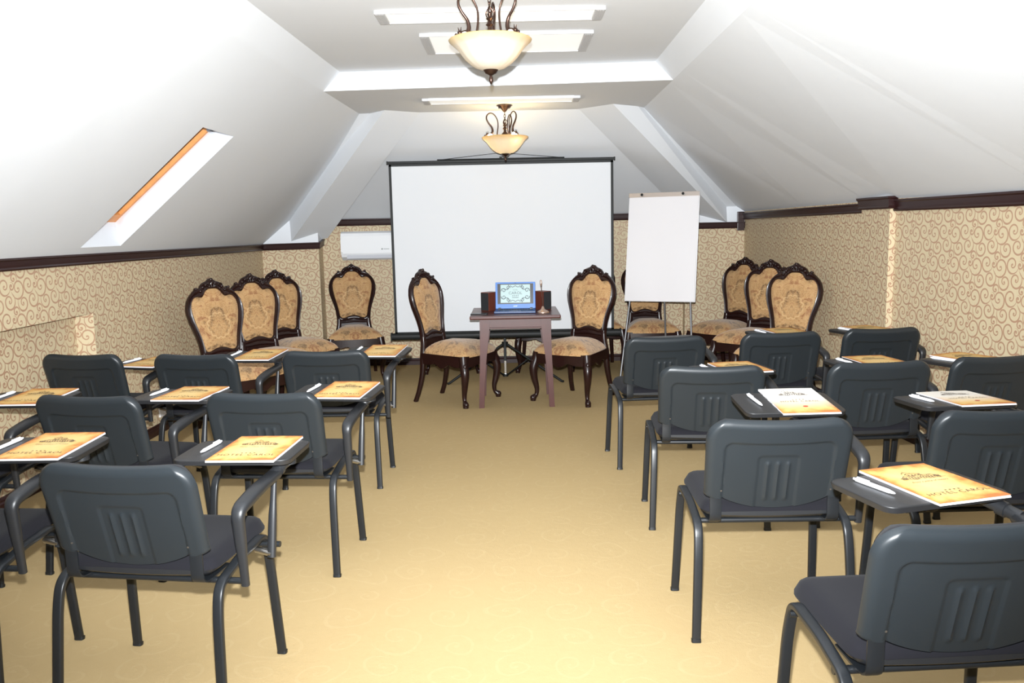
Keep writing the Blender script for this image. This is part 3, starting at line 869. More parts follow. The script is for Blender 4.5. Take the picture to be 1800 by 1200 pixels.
    def pan_bot(u_, v_):
        y = yv(v_); k = 0.97; x = (2 * u_ - 1) * sx_half(y) * k
        e = min(sx_half(y) * k - abs(x), y - ys0, ys1 - y)
        return (x, y, 0.452 - 0.020 * min(1, max(0, e) / 0.03) - 0.008 * cos(pi / 2 * x / hw) )
    def pan_top(u_, v_):
        y = yv(v_); x = (2 * u_ - 1) * sx_half(y) * 1.0; return (x, y, 0.4605)
    mb = MB(); mb.slab(pan_top, pan_bot, 20, 16); P['seat_pan'] = (mb.mesh('seat_pan', [M['armplastic']]), None)
    # legs: rear half and front half of each bent side tube
    full = [(0, 0.0, 0.0), (0, 0.030, 0.33), (0, 0.050, 0.418), (0, 0.20, 0.450), (0, 0.372, 0.462), (0, 0.402, 0.36), (0, 0.430, 0.0)]
    path = fillet(full, [0, 0.08, 0.065, 0.03, 0.045, 0.05, 0], 7)
    cut = max(range(len(path)), key=lambda i: -abs(path[i].y - 0.22) if path[i].z > .44 else -9)
    def legmesh(part, sx):
        pts = []
        for p in part:
            x = sx * (0.262 + 0.014 * (1 - min(1, p.z / 0.42)))
            pts.append((x, p.y, p.z))
        mb = MB(); mb.tube(pts, 0.0155, 16, ref=(1, 0, 0), flat=0.62, square=0.55)
        # foot cap
        a = Vector(pts[0]) if pts[0][2] < 0.1 else Vector(pts[-1])
        mb.tube([a + Vector((0, 0, 0.0)), a + Vector((0, 0.002, 0.012))], 0.0170, 16, ref=(1, 0, 0), flat=0.70, square=0.55)
        return mb.mesh('leg', [M['tube']])
    for sx in (-1, 1):
        P['leg%d' % sx] = (legmesh(path[:cut + 1], sx), 'leg'); P['legf%d' % sx] = (legmesh(path[cut:], sx), 'leg')
    mb = MB()
    for y_, z_ in ((0.105, 0.412), (0.375, 0.425)):
        mb = MB(); mb.tube([(-0.272, y_, z_), (0.318, y_, z_)], 0.0105, 10)
        P['crossbar%d' % (y_ > 0.2)] = (mb.mesh('crossbar', [M['tube']]), None)
    mb = MB()
    for sx in (-1, 1):
        pts = fillet([(sx * 0.205, 0.029, 0.57), (sx * 0.205, 0.036, 0.52), (sx * 0.205, 0.036, 0.428), (sx * 0.205, 0.10, 0.423), (sx * 0.205, 0.20, 0.424)], 0.05, 6)
        mb = MB(); mb.tube(pts, 0.021, 8, ref=(1, 0, 0), flat=0.20, square=0.5)
        P['back_bracket%d' % sx] = (mb.mesh('back_bracket', [M['tube']]), None)
    # armrest loop on the right side
    xa = 0.322
    rear_ = fillet([(xa, 0.105, 0.398), (xa + .002, 0.092, 0.50), (xa + .004, 0.075, 0.645), (xa + .006, 0.20, 0.670), (xa + .008, 0.345, 0.682)], [0, 0.05, 0.032, 0.05, 0], 7)
    mb = MB(); n_ = len(rear_)
    mb.tube(rear_, lerpl([0.013, 0.015, 0.018, 0.022, 0.024, 0.024, 0.022], n_), 12, ref=(1, 0, 0), flat=0.78, square=0.3)
    fr = fillet([(xa + .006, 0.338, 0.670), (xa + .002, 0.318, 0.55), (xa - 0.002, 0.30, 0.41)], 0.05, 4)
    mb.tube(fr, lerpl([0.009, 0.013, 0.014], len(fr)), 10, ref=(1, 0, 0), flat=0.8, square=0.3)
    P['armrest'] = (mb.mesh('armrest', [M['armplastic']]), None)
    mb = MB(); mb.tube([(xa, 0.30, 0.422), (0.262, 0.31, 0.43)], 0.011, 8)
    P['arm_bolt'] = (mb.mesh('arm_bolt', [M['steel']]), None)
    # tablet, local origin at its centre, top at z=0
    def tb(z0_, infl):
        def f(u_, v_):
            W_, D_ = 0.198 + infl, 0.132 + infl; R = 0.035
            y = (2 * (0.5 - 0.5 * cos(pi * v_)) - 1) * D_
            e = D_ - abs(y); w_ = W_ if e >= R else W_ - R + sqrt(max(0, R * R - (R - e) ** 2))
            return ((2 * u_ - 1) * w_, y, z0_)
        return f
    mb = MB(); mb.slab(tb(0.0, -0.004), tb(-0.004, 0.0), 6, 20); mb.slab(tb(-0.004, 0.0), tb(-0.018, -0.003), 6, 20)
    mb.box((0.06, 0, -0.024), (0.20, 0.16, 0.014), bevel=0.004)
    P['tablet'] = (mb.mesh('writing_tablet', [M['tabletplastic']]), None)
    mb = MB()
    mb.tube([(0, 0.0, 0.0), (0, 0.05, 0.0)], 0.017, 12); mb.tube([(0, 0.052, 0), (0, 0.066, 0)], 0.021, 12)
    mb.tube([(0, 0.068, 0), (0, 0.082, 0)], 0.019, 12)
    P['hinge'] = (mb.mesh('tablet_hinge', [M['armplastic']]), None)
    return P
CM = chair_meshes()

def make_chair(loc, rz, tab, label):
    """tab = (cx, cy, z, rotation, tilt) of the notepad centre in chair space"""
    r = empty('conference_chair', loc, rz)
    tag(r, label, 'chair', 'black conference chairs with writing tablets')
    def part(name, key, parent=r): return link(name, CM[key][0], None, parent)
    part('seat', 'seat'); part('seat_pan', 'seat_pan')
    b = part('backrest', 'backrest'); part('back_cushion', 'back_cushion', b); [part('screw', 'screw%d' % k, b) for k in range(4)]
    for k in ('leg-1', 'leg1', 'legf-1', 'legf1'): part('leg', k)
    [part('crossbar', 'crossbar%d' % k) for k in (0, 1)]; [part('back_bracket', 'back_bracket%d' % k) for k in (-1, 1)]
    a = part('armrest', 'armrest'); part('bolt', 'arm_bolt', a)
    cx, cy, z, ro, ti = tab
    t = part('writing_tablet', 'tablet')
    Rm = Matrix.Rotation(ro, 4, 'Z') @ Matrix.Rotation(ti, 4, 'X')
    t.matrix_local = Matrix.Translation((cx, cy, z)) @ Rm @ Matrix.Translation((-0.045, 0.0, 0))
    # hinge from the arm's front end up to the tablet underside
    pa = Vector((0.330, 0.335, 0.686)); pb = Vector((cx, cy, z)) + (Rm @ Vector((0.115, -0.02, -0.030)))
    mid = (pa + pb) / 2; d = (pb - pa)
    mb = MB(); L_ = d.length; dn = d.normalized() if L_ > 1e-4 else Vector((0, 0, 1))
    mb.tube([pa - dn * 0.004, pa + d * 0.25, pa + d * 0.26, pa + d * 0.42, pa + d * 0.43, pa + d * 0.7, pb + dn * 0.004], [0.018, 0.018, 0.022, 0.022, 0.017, 0.017, 0.020], 12)
    mb.tube([pb + Vector((0, 0, -0.012)), pb + Vector((0, 0, 0.016))], 0.026, 14)
    mb.build('tablet_hinge', M['armplastic'], r)
    return r

# ------------------------------------------------------------------ notepads and pens
PW, PH = 0.1125, 0.1575
def pad_meshes():
    out = {}
    mb = MB(); mb.box((0, 0, 0.003), (2 * PW - 0.001, 2 * PH - 0.001, 0.0060)); mb.box((0.0005, -0.0006, 0.0015), (2 * PW, 2 * PH, 0.003))
    out['pages'] = mb.mesh('pages', [M['paper']])
    for nm, mt in (('gold', M['parch']), ('pale', M['parchw'])):
        mb = MB()
        def f(u_, v_): return ((2 * u_ - 1) * PW, (2 * v_ - 1) * PH, 0.0072 + 0.0012 * sin(u_ * 3.1) * (v_ - .2) + 0.0012 * (1 - v_) * u_)
        def g(u_, v_): return ((2 * u_ - 1) * PW, (2 * v_ - 1) * PH, 0.0064 + 0.0012 * sin(u_ * 3.1) * (v_ - .2) + 0.0012 * (1 - v_) * u_)
        mb.slab(f, g, 10, 12); out['cover_' + nm] = mb.mesh('cover', [mt])
    def pr(pale):
        mb = MB(); z = 0.0098; oy = 0.03
        mp = lambda x, y: (x, y, z)
        rnd = random.Random(3)
        def hut(x0, x1, y0, y1, roof):   # storey outline, windows, roof
            stroke(mb, [(x0, y0), (x1, y0)], .0008, mp); stroke(mb, [(x0, y1), (x1, y1)], .0010, mp)
            stroke(mb, [(x0, y0), (x0, y1)], .0009, mp); stroke(mb, [(x1, y0), (x1, y1)], .0009, mp)
            n = max(2, int((x1 - x0) / 0.009))
            for i in range(n):
                xx = x0 + (i + .5) * (x1 - x0) / n; yy = y0 + (y1 - y0) * .25
                stroke(mb, [(xx, yy), (xx, y0 + (y1 - y0) * .8)], .0026, mp)
            if roof: stroke(mb, [(x0 - .004, y1), (x0 + .006, y1 + roof), (x1 - .006, y1 + roof), (x1 + .004, y1)], .0016, mp)
        sc = 0.85 if pale else 1.0; b = oy + (0.03 if pale else 0)
        hut(-0.050 * sc, 0.050 * sc, b, b + 0.017, 0.010); hut(-0.062 * sc, -0.050 * sc, b, b + 0.010, 0.004); hut(0.050 * sc, 0.060 * sc, b, b + 0.012, 0.004)
        hut(-0.026 * sc, 0.018 * sc, b + 0.027, b + 0.038, 0.009)
        pts = [(-0.018 + 0.014 * cos(a), b + 0.046 + 0.012 * sin(a)) for a in [pi * i / 10 for i in range(11)]]
        stroke(mb, pts, .0014, mp); stroke(mb, [(-0.018, b + 0.058), (-0.018, b + 0.068)], .0012, mp)
        for i in range(26):
            x = -0.068 + 0.136 * rnd.random(); y = b - 0.006 + 0.010 * rnd.random()
            stroke(mb, [(x, y), (x + .008 + .006 * rnd.random(), y + 0.002 * rnd.random())], .0007, mp)
        for i in range(30):
            x = -0.045 + 0.09 * rnd.random(); y = b + 0.02 * rnd.random() + 0.012
            stroke(mb, [(x, y), (x + .003, y + .006)], .0008, mp)
        if not pale:
            add_text(mb, 'Enjoy a piece of history', 0.0125, (0, oy - 0.026), mp, shear=0.35)
        ty = -0.098 if not pale else -0.022; s_ = 0.026 if not pale else 0.021
        add_text(mb, 'HOTEL CAROL', s_, (0, ty), mp, space=1.15)
        for i in range(4):
            cx, cy = -0.021 + i * 0.014, ty + 0.022; st = []
            for k in range(10):
                rr = 0.0052 if k % 2 == 0 else 0.0021; a = pi / 2 + k * pi / 5; st.append(mp(cx + rr * cos(a), cy + rr * sin(a)))
            mb.add(st, [tuple(range(10))], False)
        return mb.mesh('cover_print', [M['ink']], weld=False, fixn=False)
    out['print_gold'] = pr(False); out['print_pale'] = pr(True)
    mb = MB()
    mp = lambda x, y: (x, y, 0.0099)
    pts = [(0.0105 * cos(2 * pi * k / 16), -0.085 + 0.0075 * sin(2 * pi * k / 16)) for k in range(16)]
    mb.add([mp(*p) for p in pts], [tuple(range(16))], False)
    out['seal'] = mb.mesh('seal', [M['redseal']], fixn=False)
    # pen, lies along +y, centre at origin
    mb = MB(); L = 0.072
    mb.tube([(0, -L, 0), (0, -L + 0.004, 0), (0, -L + 0.022, 0), (0, L - 0.02, 0), (0, L - 0.004, 0)], [0.0012, 0.0028, 0.0058, 0.0062, 0.0056], 12)
    out['pen_body'] = mb.mesh('barrel', [M['pen']])
    mb = MB(); mb.tube([(0, L - 0.004, 0), (0, L + 0.006, 0)], [0.0035, 0.0032], 10); out['pen_button'] = mb.mesh('button', [M['pen']])
    mb = MB(); mb.box((0.0, 0.042, 0.0082), (0.0036, 0.044, 0.0016), bevel=0.0004); mb.box((0, 0.062, 0.0066), (0.0036, 0.005, 0.004)); mb.sphere((0, 0.021, 0.0075), 0.0024, 8, 6)
    out['pen_clip'] = mb.mesh('clip', [M['pen']])
    return out
PM = pad_meshes()

def place_pad(T, pale, label):
    r = empty('notepad'); r.matrix_world = T; tag(r, label, 'notepad', 'hotel notepads on the writing tablets')
    link('pages', PM['pages'], None, r)
    c_ = link('cover', PM['cover_pale' if pale else 'cover_gold'], None, r)
    link('printed_drawing', PM['print_pale' if pale else 'print_gold'], None, c_)
    if pale: link('seal', PM['seal'], None, c_)
def place_pen(T, label):
    r = empty('pen'); r.matrix_world = T; tag(r, label, 'pen', 'white ballpoint pens on the writing tablets')
    link('barrel', PM['pen_body'], None, r); link('button', PM['pen_button'], None, r); link('clip', PM['pen_clip'], None, r)

# id: (x, y, rot deg, (pad cx, cy, z, rot deg, tilt deg), pale cover, pad visible, where, extra)
CH = [
 ('L1z', -1.931, 2.505, -4.6, (0.270, 0.385, 0.742, 3, 2), 0, 1, 'nearest row on the left, cut by the picture edge'),
 ('L1a', -1.171, 2.393, -8.3, (0.235, 0.415, 0.742, 5, 0), 0, 1, 'nearest row on the left, beside the aisle'),
 ('L2z', -2.480, 3.420, -6.0, (0.235, 0.400, 0.742, 4, 2), 0, 1, 'second row on the left, hidden past the picture edge'),
 ('L2a', -1.793, 3.467, -10.7, (0.240, 0.375, 0.742, 5, 0), 0, 1, 'second row on the left, away from the aisle'),
 ('L2b', -1.049, 3.450, -4.9, (0.247, 0.375, 0.742, -3, 2.5), 0, 1, 'second row on the left, beside the aisle'),
 ('L3a', -2.455, 4.720, -8.6, (0.290, 0.230, 0.724, -6, 1), 0, 1, 'third row on the left, next to the wall'),
 ('L3b', -1.774, 4.628, -8.4, (0.195, 0.400, 0.742, 2, 3), 0, 1, 'third row on the left, between two others'),
 ('L3c', -1.054, 4.665, -1.8, (0.255, 0.400, 0.742, -5, 4), 0, 1, 'third row on the left, beside the aisle'),
 ('R1', 1.025, 1.771, 2.9, (0.155, 0.462, 0.742, 12, 0), 0, 1, 'nearest row on the right, at the lower right corner'),
 ('R2a', 0.909, 2.789, -1.1, (0.225, 0.500, 0.757, 2, 6), 1, 1, 'second row on the right, beside the aisle'),
 ('R2b', 1.711, 2.855, 0.8, (0.137, 0.480, 0.742, 4, -2), 1, 1, 'second row on the right, cut by the picture edge'),
 ('R3a', 0.941, 3.888, -4.2, (0.205, 0.380, 0.732, 12, 0), 0, 1, 'third row on the right, beside the aisle'),
 ('R3b', 1.737, 3.904, 2.7, (0.205, 0.425, 0.736, 3, 0), 0, 1, 'third row on the right, between two others'),
 ('R3c', 2.36, 4.000, 6.0, (0.090, 0.330, 0.742, 18, 0), 0, 1, 'third row on the right, next to the wall'),
 ('R4a', 0.918, 4.954, 3.4, (0.180, 0.420, 0.742, 8, 0), 0, 0, 'back row on the right, beside the aisle'),
 ('R4b', 1.641, 5.051, 2.3, (0.230, 0.530, 0.741, 5, 0), 0, 1, 'back row on the right, between two others'),
 ('R4c', 2.300, 5.150, 4.2, (0.155, 0.440, 0.745, 12, 0), 0, 1, 'back row on the right, next to the wall'),
]
for (cid, x, y, rd, tb_, pale, vis, where) in CH:
    tab = (tb_[0], tb_[1], tb_[2], radians(tb_[3]), radians(tb_[4]))
    make_chair((x, y, 0), radians(rd), tab, 'black tablet-arm chair, ' + where)
    if not vis: continue
    Mw = Matrix.Translation((x, y, 0)) @ Matrix.Rotation(radians(rd), 4, 'Z')
    Mt = Mw @ Matrix.Translation((tab[0], tab[1], tab[2])) @ Matrix.Rotation(tab[3], 4, 'Z') @ Matrix.Rotation(tab[4], 4, 'X')
    w2 = where.replace(' on the left', ' left').replace(' on the right', ' right').replace(', hidden past the picture edge', ', farthest left')
    place_pad(Mt @ Matrix.Translation((0, 0, 0.0004)), bool(pale),
              ('pale-topped' if pale else 'gold parchment') + ' notepad on the chair of the ' + w2)
    place_pen(Mt @ Matrix.Translation((-PW - 0.055, 0.02, 0.0066)) @ Matrix.Rotation(radians(-4 if cid[0] == 'L' else 6), 4, 'Z'),
              'white pen beside the notepad, ' + w2)

# ------------------------------------------------------------------ ornate dining chair (faces -y)
def ornate_meshes():
    P = {}
    KX, KZ = 1.04, 1.06
    TOP = 1.14
    outr = [(0, 0), (.018, -.004), (.030, -.020), (.050, -.024), (.072, -.034), (.092, -.052), (.104, -.072), (.116, -.074), (.128, -.062), (.140, -.066), (.144, -.080), (.165, -.096), (.195, -.125), (.218, -.16), (.232, -.205), (.232, -.25), (.222, -.30), (.203, -.355), (.184, -.41), (.172, -.46), (.166, -.52), (.165, -.575), (.09, -.575), (0, -.570)]
    innr = [(0, -.076), (.034, -.077), (.060, -.092), (.080, -.120), (.096, -.136), (.130, -.128), (.160, -.134), (.182, -.160), (.192, -.20), (.188, -.25), (.176, -.31), (.160, -.37), (.146, -.42), (.137, -.47), (.130, -.505), (.112, -.522), (.085, -.520), (.055, -.508), (.03, -.500), (0, -.498)]
    def ymap(z): # backward lean
        t_ = max(0, z - 0.42); return 0.205 + 0.10 * (t_ / 0.70) ** 1.3 + 0.02 * t_
    def full(h): return [(x, z) for x, z in h] + [(-x, z) for x, z in h[-2:0:-1]]
    cen = (0.0, -0.30)
    def cast(poly, th):
        dx, dz = cos(th), sin(th); best = None
        n = len(poly)
        for i in range(n):
            (x1, z1), (x2, z2) = poly[i], poly[(i + 1) % n]
            ax, az = x1 - cen[0], z1 - cen[1]; ex, ez = x2 - x1, z2 - z1
            det = dx * (-ez) + dz * ex
            if abs(det) < 1e-12: continue
            tt = (ax * (-ez) + az * ex) / det
            ss = (dx * az - dz * ax) / det
            if tt > 0 and -1e-9 <= ss <= 1 + 1e-9 and (best is None or tt < best): best = tt
        return (cen[0] + dx * best, cen[1] + dz * best)
    N = 140; fo, fi = full(outr), full(innr)
    ths = [2 * pi * i / N + 0.001 for i in range(N)]
    O = [cast(fo, t_) for t_ in ths]; I = [cast(fi, t_) for t_ in ths]
    prof = [(0.0, 0.0), (0.02, -0.012), (0.18, -0.021), (0.38, -0.018), (0.5, -0.012), (0.62, -0.018), (0.80, -0.021), (0.97, -0.013), (1.0, 0.0), (0.97, 0.016), (0.05, 0.016)]
    vs = []; k = len(prof)
    for i in range(N):
        for (f, d) in prof:
            x = (O[i][0] + (I[i][0] - O[i][0]) * f) * KX; z = TOP + (O[i][1] + (I[i][1] - O[i][1]) * f) * KZ
            vs.append((x, ymap(z) + d, z))
    fs = [(i * k + j, i * k + (j + 1) % k, ((i + 1) % N) * k + (j + 1) % k, ((i + 1) % N) * k + j) for i in range(N) for j in range(k)]
    mb = MB(); mb.add(vs, fs, True)
    # carved crest: shell, scrolls, buds
    def bl(x, z, r, sc=(1, .7, 1)):
        for s in ((-1, 1) if x else (1,)):
            mb.sphere((s * x * KX, ymap(TOP + z * KZ) - 0.018, TOP + z * KZ), r, 8, 6, sc)
    bl(0, -.010, .014); bl(0, -.035, .018); bl(.028, -.036, .012); bl(.052, -.046, .012); bl(.078, -.062, .012); bl(.132, -.070, .011); bl(.10, -.088, .010); bl(.022, -.058, .011); bl(.06, -.075, .009)
    for s in (-1, 1):
        for kx in (0.012, 0.03, 0.05):
            pts = spline([(s * kx * 0.6 * KX, ymap(TOP - .06) - 0.024, TOP - .066), (s * kx * 1.2 * KX, ymap(TOP - .04) - 0.026, TOP - .040), (s * kx * 1.7 * KX, ymap(TOP - .03) - 0.020, TOP - .030 - kx * .4)], 4)
            mb.tube(pts, 0.004, 6)
    # posts running down into the rear legs
    bf = mb.mesh('back_frame', [M['wood']]); P['back_frame'] = bf
    # upholstered panel inside the frame
    def panel(sgn, dpt):
        vs = []; rings = [1.02, 0.93, 0.80, 0.55, 0.25]
        for rr in rings:
            for i in range(N):
                x, z = I[i]; x = cen[0] + (x - cen[0]) * rr; z = cen[1] + (z - cen[1]) * rr
                zz = TOP + z * KZ; b_ = dpt * (1 - max(0, (rr - 0.5) / 0.52) ** 3)
                vs.append((x * KX, ymap(zz) + sgn * b_, zz))
        zz = TOP + cen[1] * KZ; vs.append((0, ymap(zz) + sgn * dpt, zz))
        fs = [(a * N + i, a * N + (i + 1) % N, (a + 1) * N + (i + 1) % N, (a + 1) * N + i) for a in range(len(rings) - 1) for i in range(N)]
        c0 = (len(rings) - 1) * N
        fs += [(c0 + i, c0 + (i + 1) % N, len(vs) - 1) for i in range(N)]
        return vs, fs
    mb = MB(); mb.add(*panel(-1, 0.020)); mb.add(*panel(1, 0.010)); P['back_panel'] = mb.mesh('back_panel', [M['damask']])
    # seat
    def hwid(y): # y from -0.275 (front) to 0.215 (rear)
        t_ = (y + 0.275) / 0.49; base = 0.275 - 0.065 * t_ - 0.02 * t_ * t_
        e = min(y + 0.275, 0.215 - y); R = 0.045
        return base if e >= R else base - R + sqrt(max(0, R * R - (R - e) ** 2))
    def yv(u_, v_): return -0.275 + 0.49 * (0.5 - 0.5 * cos(pi * v_)), None
    def st(u_, v_):
        y = -0.275 + 0.49 * (0.5 - 0.5 * cos(pi * v_)); s = 2 * u_ - 1; x = s * hwid(y)
        bow = -0.03 * (1 - s * s) * max(0, 1 - (y + 0.275) / 0.2)
        e = min((hwid(y) - abs(x)) / 0.20, (y + 0.275) / 0.20, (0.215 - y) / 0.20)
        z = 0.435 + 0.100 * (1 - (1 - min(1, max(0, e))) ** 2.4)
        return (x, y + bow, z)
    def sb(u_, v_):
        y = -0.275 + 0.49 * (0.5 - 0.5 * cos(pi * v_)); s = 2 * u_ - 1
        bow = -0.03 * (1 - s * s) * max(0, 1 - (y + 0.275) / 0.2)
        return (s * hwid(y), y + bow, 0.418)
    mb = MB(); mb.slab(st, sb, 28, 28); P['seat'] = mb.mesh('seat_cushion', [M['damask']])
    # apron with scalloped lower edge
    mb = MB()
    def apr(p, q, bow, low=0.335):
        n = 20; vs = []
        p = Vector(p); q = Vector(q); t_ = (q - p).normalized(); nn = Vector((t_.y, -t_.x, 0))
        for i in range(n + 1):
            f = i / n; c_ = p.lerp(q, f) + nn * bow * (1 - (2 * f - 1) ** 2)
            lo = 0.355 - 0.022 * (abs(sin(pi * f * 3)) if 0.1 < f < 0.9 else 0) - 0.02 * math.exp(-((f - .5) / .12) ** 2)
            if f < 0.12 or f > 0.88: lo = 0.335
            for (o_, z_) in ((0.0, 0.428), (0.012, 0.428), (0.012, lo), (-0.006, lo), (-0.006, 0.428)): vs.append(c_ + nn * o_ + Vector((0, 0, z_)))
        fs = [(i * 5 + j, i * 5 + (j + 1) % 5, (i + 1) * 5 + (j + 1) % 5, (i + 1) * 5 + j) for i in range(n) for j in range(5)]
        fs += [(0, 1, 2, 3, 4), tuple(n * 5 + j for j in (4, 3, 2, 1, 0))]
        mb.add(vs, fs, False)
    apr((-0.262, -0.258, 0), (0.262, -0.258, 0), 0.028); apr((0.262, -0.258, 0), (0.190, 0.210, 0), 0.004)
    apr((0.190, 0.208, 0), (-0.190, 0.208, 0), 0.0); apr((-0.190, 0.210, 0), (-0.262, -0.258, 0), 0.004)
    P['apron'] = mb.mesh('apron', [M['wood']])
    for s in (-1, 1):
        pts = spline([(s * 0.242, -0.240, 0.425), (s * 0.252, -0.250, 0.36), (s * 0.266, -0.268, 0.285), (s * 0.262, -0.262, 0.20), (s * 0.248, -0.246, 0.11), (s * 0.252, -0.250, 0.055), (s * 0.268, -0.268, 0.030), (s * 0.272, -0.272, 0.0)], 5)
        mb = MB(); mb.tube(pts, lerpl([0.036, 0.037, 0.036, 0.029, 0.021, 0.017, 0.026, 0.023], len(pts)), 12)
        mb.sphere((s * 0.270, -0.272, 0.345), 0.020, 10, 8, (1, 1, 1.4)); mb.sphere((s * 0.272, -0.276, 0.028), 0.024, 10, 8, (1, 1, 1.05))
        P['fleg%d' % s] = mb.mesh('leg', [M['wood']])
        pts = spline([(s * 0.150, ymap(0.575), 0.575), (s * 0.155, 0.214, 0.50), (s * 0.178, 0.206, 0.40), (s * 0.188, 0.212, 0.25), (s * 0.200, 0.245, 0.10), (s * 0.206, 0.282, 0.0)], 5)
        mb = MB(); mb.tube(pts, lerpl([0.022, 0.024, 0.026, 0.022, 0.019, 0.019], len(pts)), 8, ref=(1, 0, 0), square=0.4)
        P['rleg%d' % s] = mb.mesh('leg', [M['wood']])
    mb = MB(); mb.prism([(-.17, .47), (.17, .47), (.17, .56), (.10, .545), (0, .575), (-.10, .545), (-.17, .56)], 0.205, 0.232, 'xz')
    P['rail'] = mb.mesh('lower_rail', [M['wood']])
    return P
OM = ornate_meshes()
def ornate(x, y, rd, label):
    r = empty('carved_dining_chair', (x, y, 0), radians(rd)); tag(r, label, 'chair', 'carved mahogany chairs with gold damask upholstery')
    link('back_frame', OM['back_frame'], None, r); link('back_panel', OM['back_panel'], None, r)
    link('lower_rail', OM['rail'], None, r)
    link('seat', OM['seat'], None, r); link('apron', OM['apron'], None, r)
    for k in ('fleg-1', 'fleg1', 'rleg-1', 'rleg1'): link('leg', OM[k], None, r)
for a in [(-2.075, 6.25, 51, 'carved damask chair in the left corner, nearest of three along the wall'),
          (-1.99, 6.86, 45, 'carved damask chair in the left corner, middle of the three'),
          (-1.95, 7.50, 46, 'carved damask chair in the left corner, farthest of the three'),
          (-1.60, 8.44, 12, 'carved damask chair below the air conditioner, left of the screen'),
          (-0.50, 7.15, 61, 'carved damask chair left of the small table, turned toward it'),
          (0.55, 7.11, -35, 'carved damask chair right of the small table, turned toward it'),
          (-0.62, 8.74, 0, 'carved chair behind the screen, leftmost, mostly hidden'),
          (0.325, 8.72, 0, 'carved chair behind the screen, its leg seen between the table legs'),
          (0.885, 8.72, 0, 'carved chair behind the right edge of the screen'),
          (1.40, 8.46, 1, 'carved damask chair behind the flip chart'),
          (2.12, 8.20, -50, 'carved damask chair in the right corner, farthest of three'),
          (2.19, 7.50, -44, 'carved damask chair in the right corner, middle of the three'),
          (2.165, 6.70, -42, 'carved damask chair in the right corner, nearest of the three')]:
    ornate(*a)

# ------------------------------------------------------------------ small table and the things on it
TZ = 0.775
def small_table():
    r = empty('side_table', (0.03, 7.06, 0)); tag(r, 'small red-brown wooden table in front of the projection screen', 'table')
    mb = MB(); mb.box((0.0, 0, TZ - 0.014), (0.738, 0.75, 0.028), bevel=0.009); mb.build('tabletop', M['tablewood'], r)
    mb = MB()
    for sy in (-1, 1): mb.box((0, sy * 0.258, 0.707), (0.48, 0.02, 0.078), bevel=0.002)
    for sx in (-1, 1): mb.box((sx * 0.262, 0, 0.707), (0.02, 0.48, 0.078), bevel=0.002)
    mb.box((0, -0.262, 0.662), (0.46, 0.024, 0.012), bevel=0.002)
    mb.build('apron', M['tablewood'], r)
    for sx in (-1, 1):
        for sy in (-1, 1):
            xs_o = [0.292, 0.292, 0.296, 0.305, 0.314]; xs_i = [0.208, 0.216, 0.240, 0.262, 0.270]; zs = [TZ - 0.028, 0.62, 0.44, 0.20, 0.0]
            mb = MB(); out = [(sx * a, z) for a, z in zip(xs_o, zs)] + [(sx * a, z) for a, z in zip(xs_i[::-1], zs[::-1])]
            yc = sy * 0.262
            mb.prism(out, yc - 0.024, yc + 0.024, 'xz'); mb.build('leg', M['tablewood'], r)
small_table()

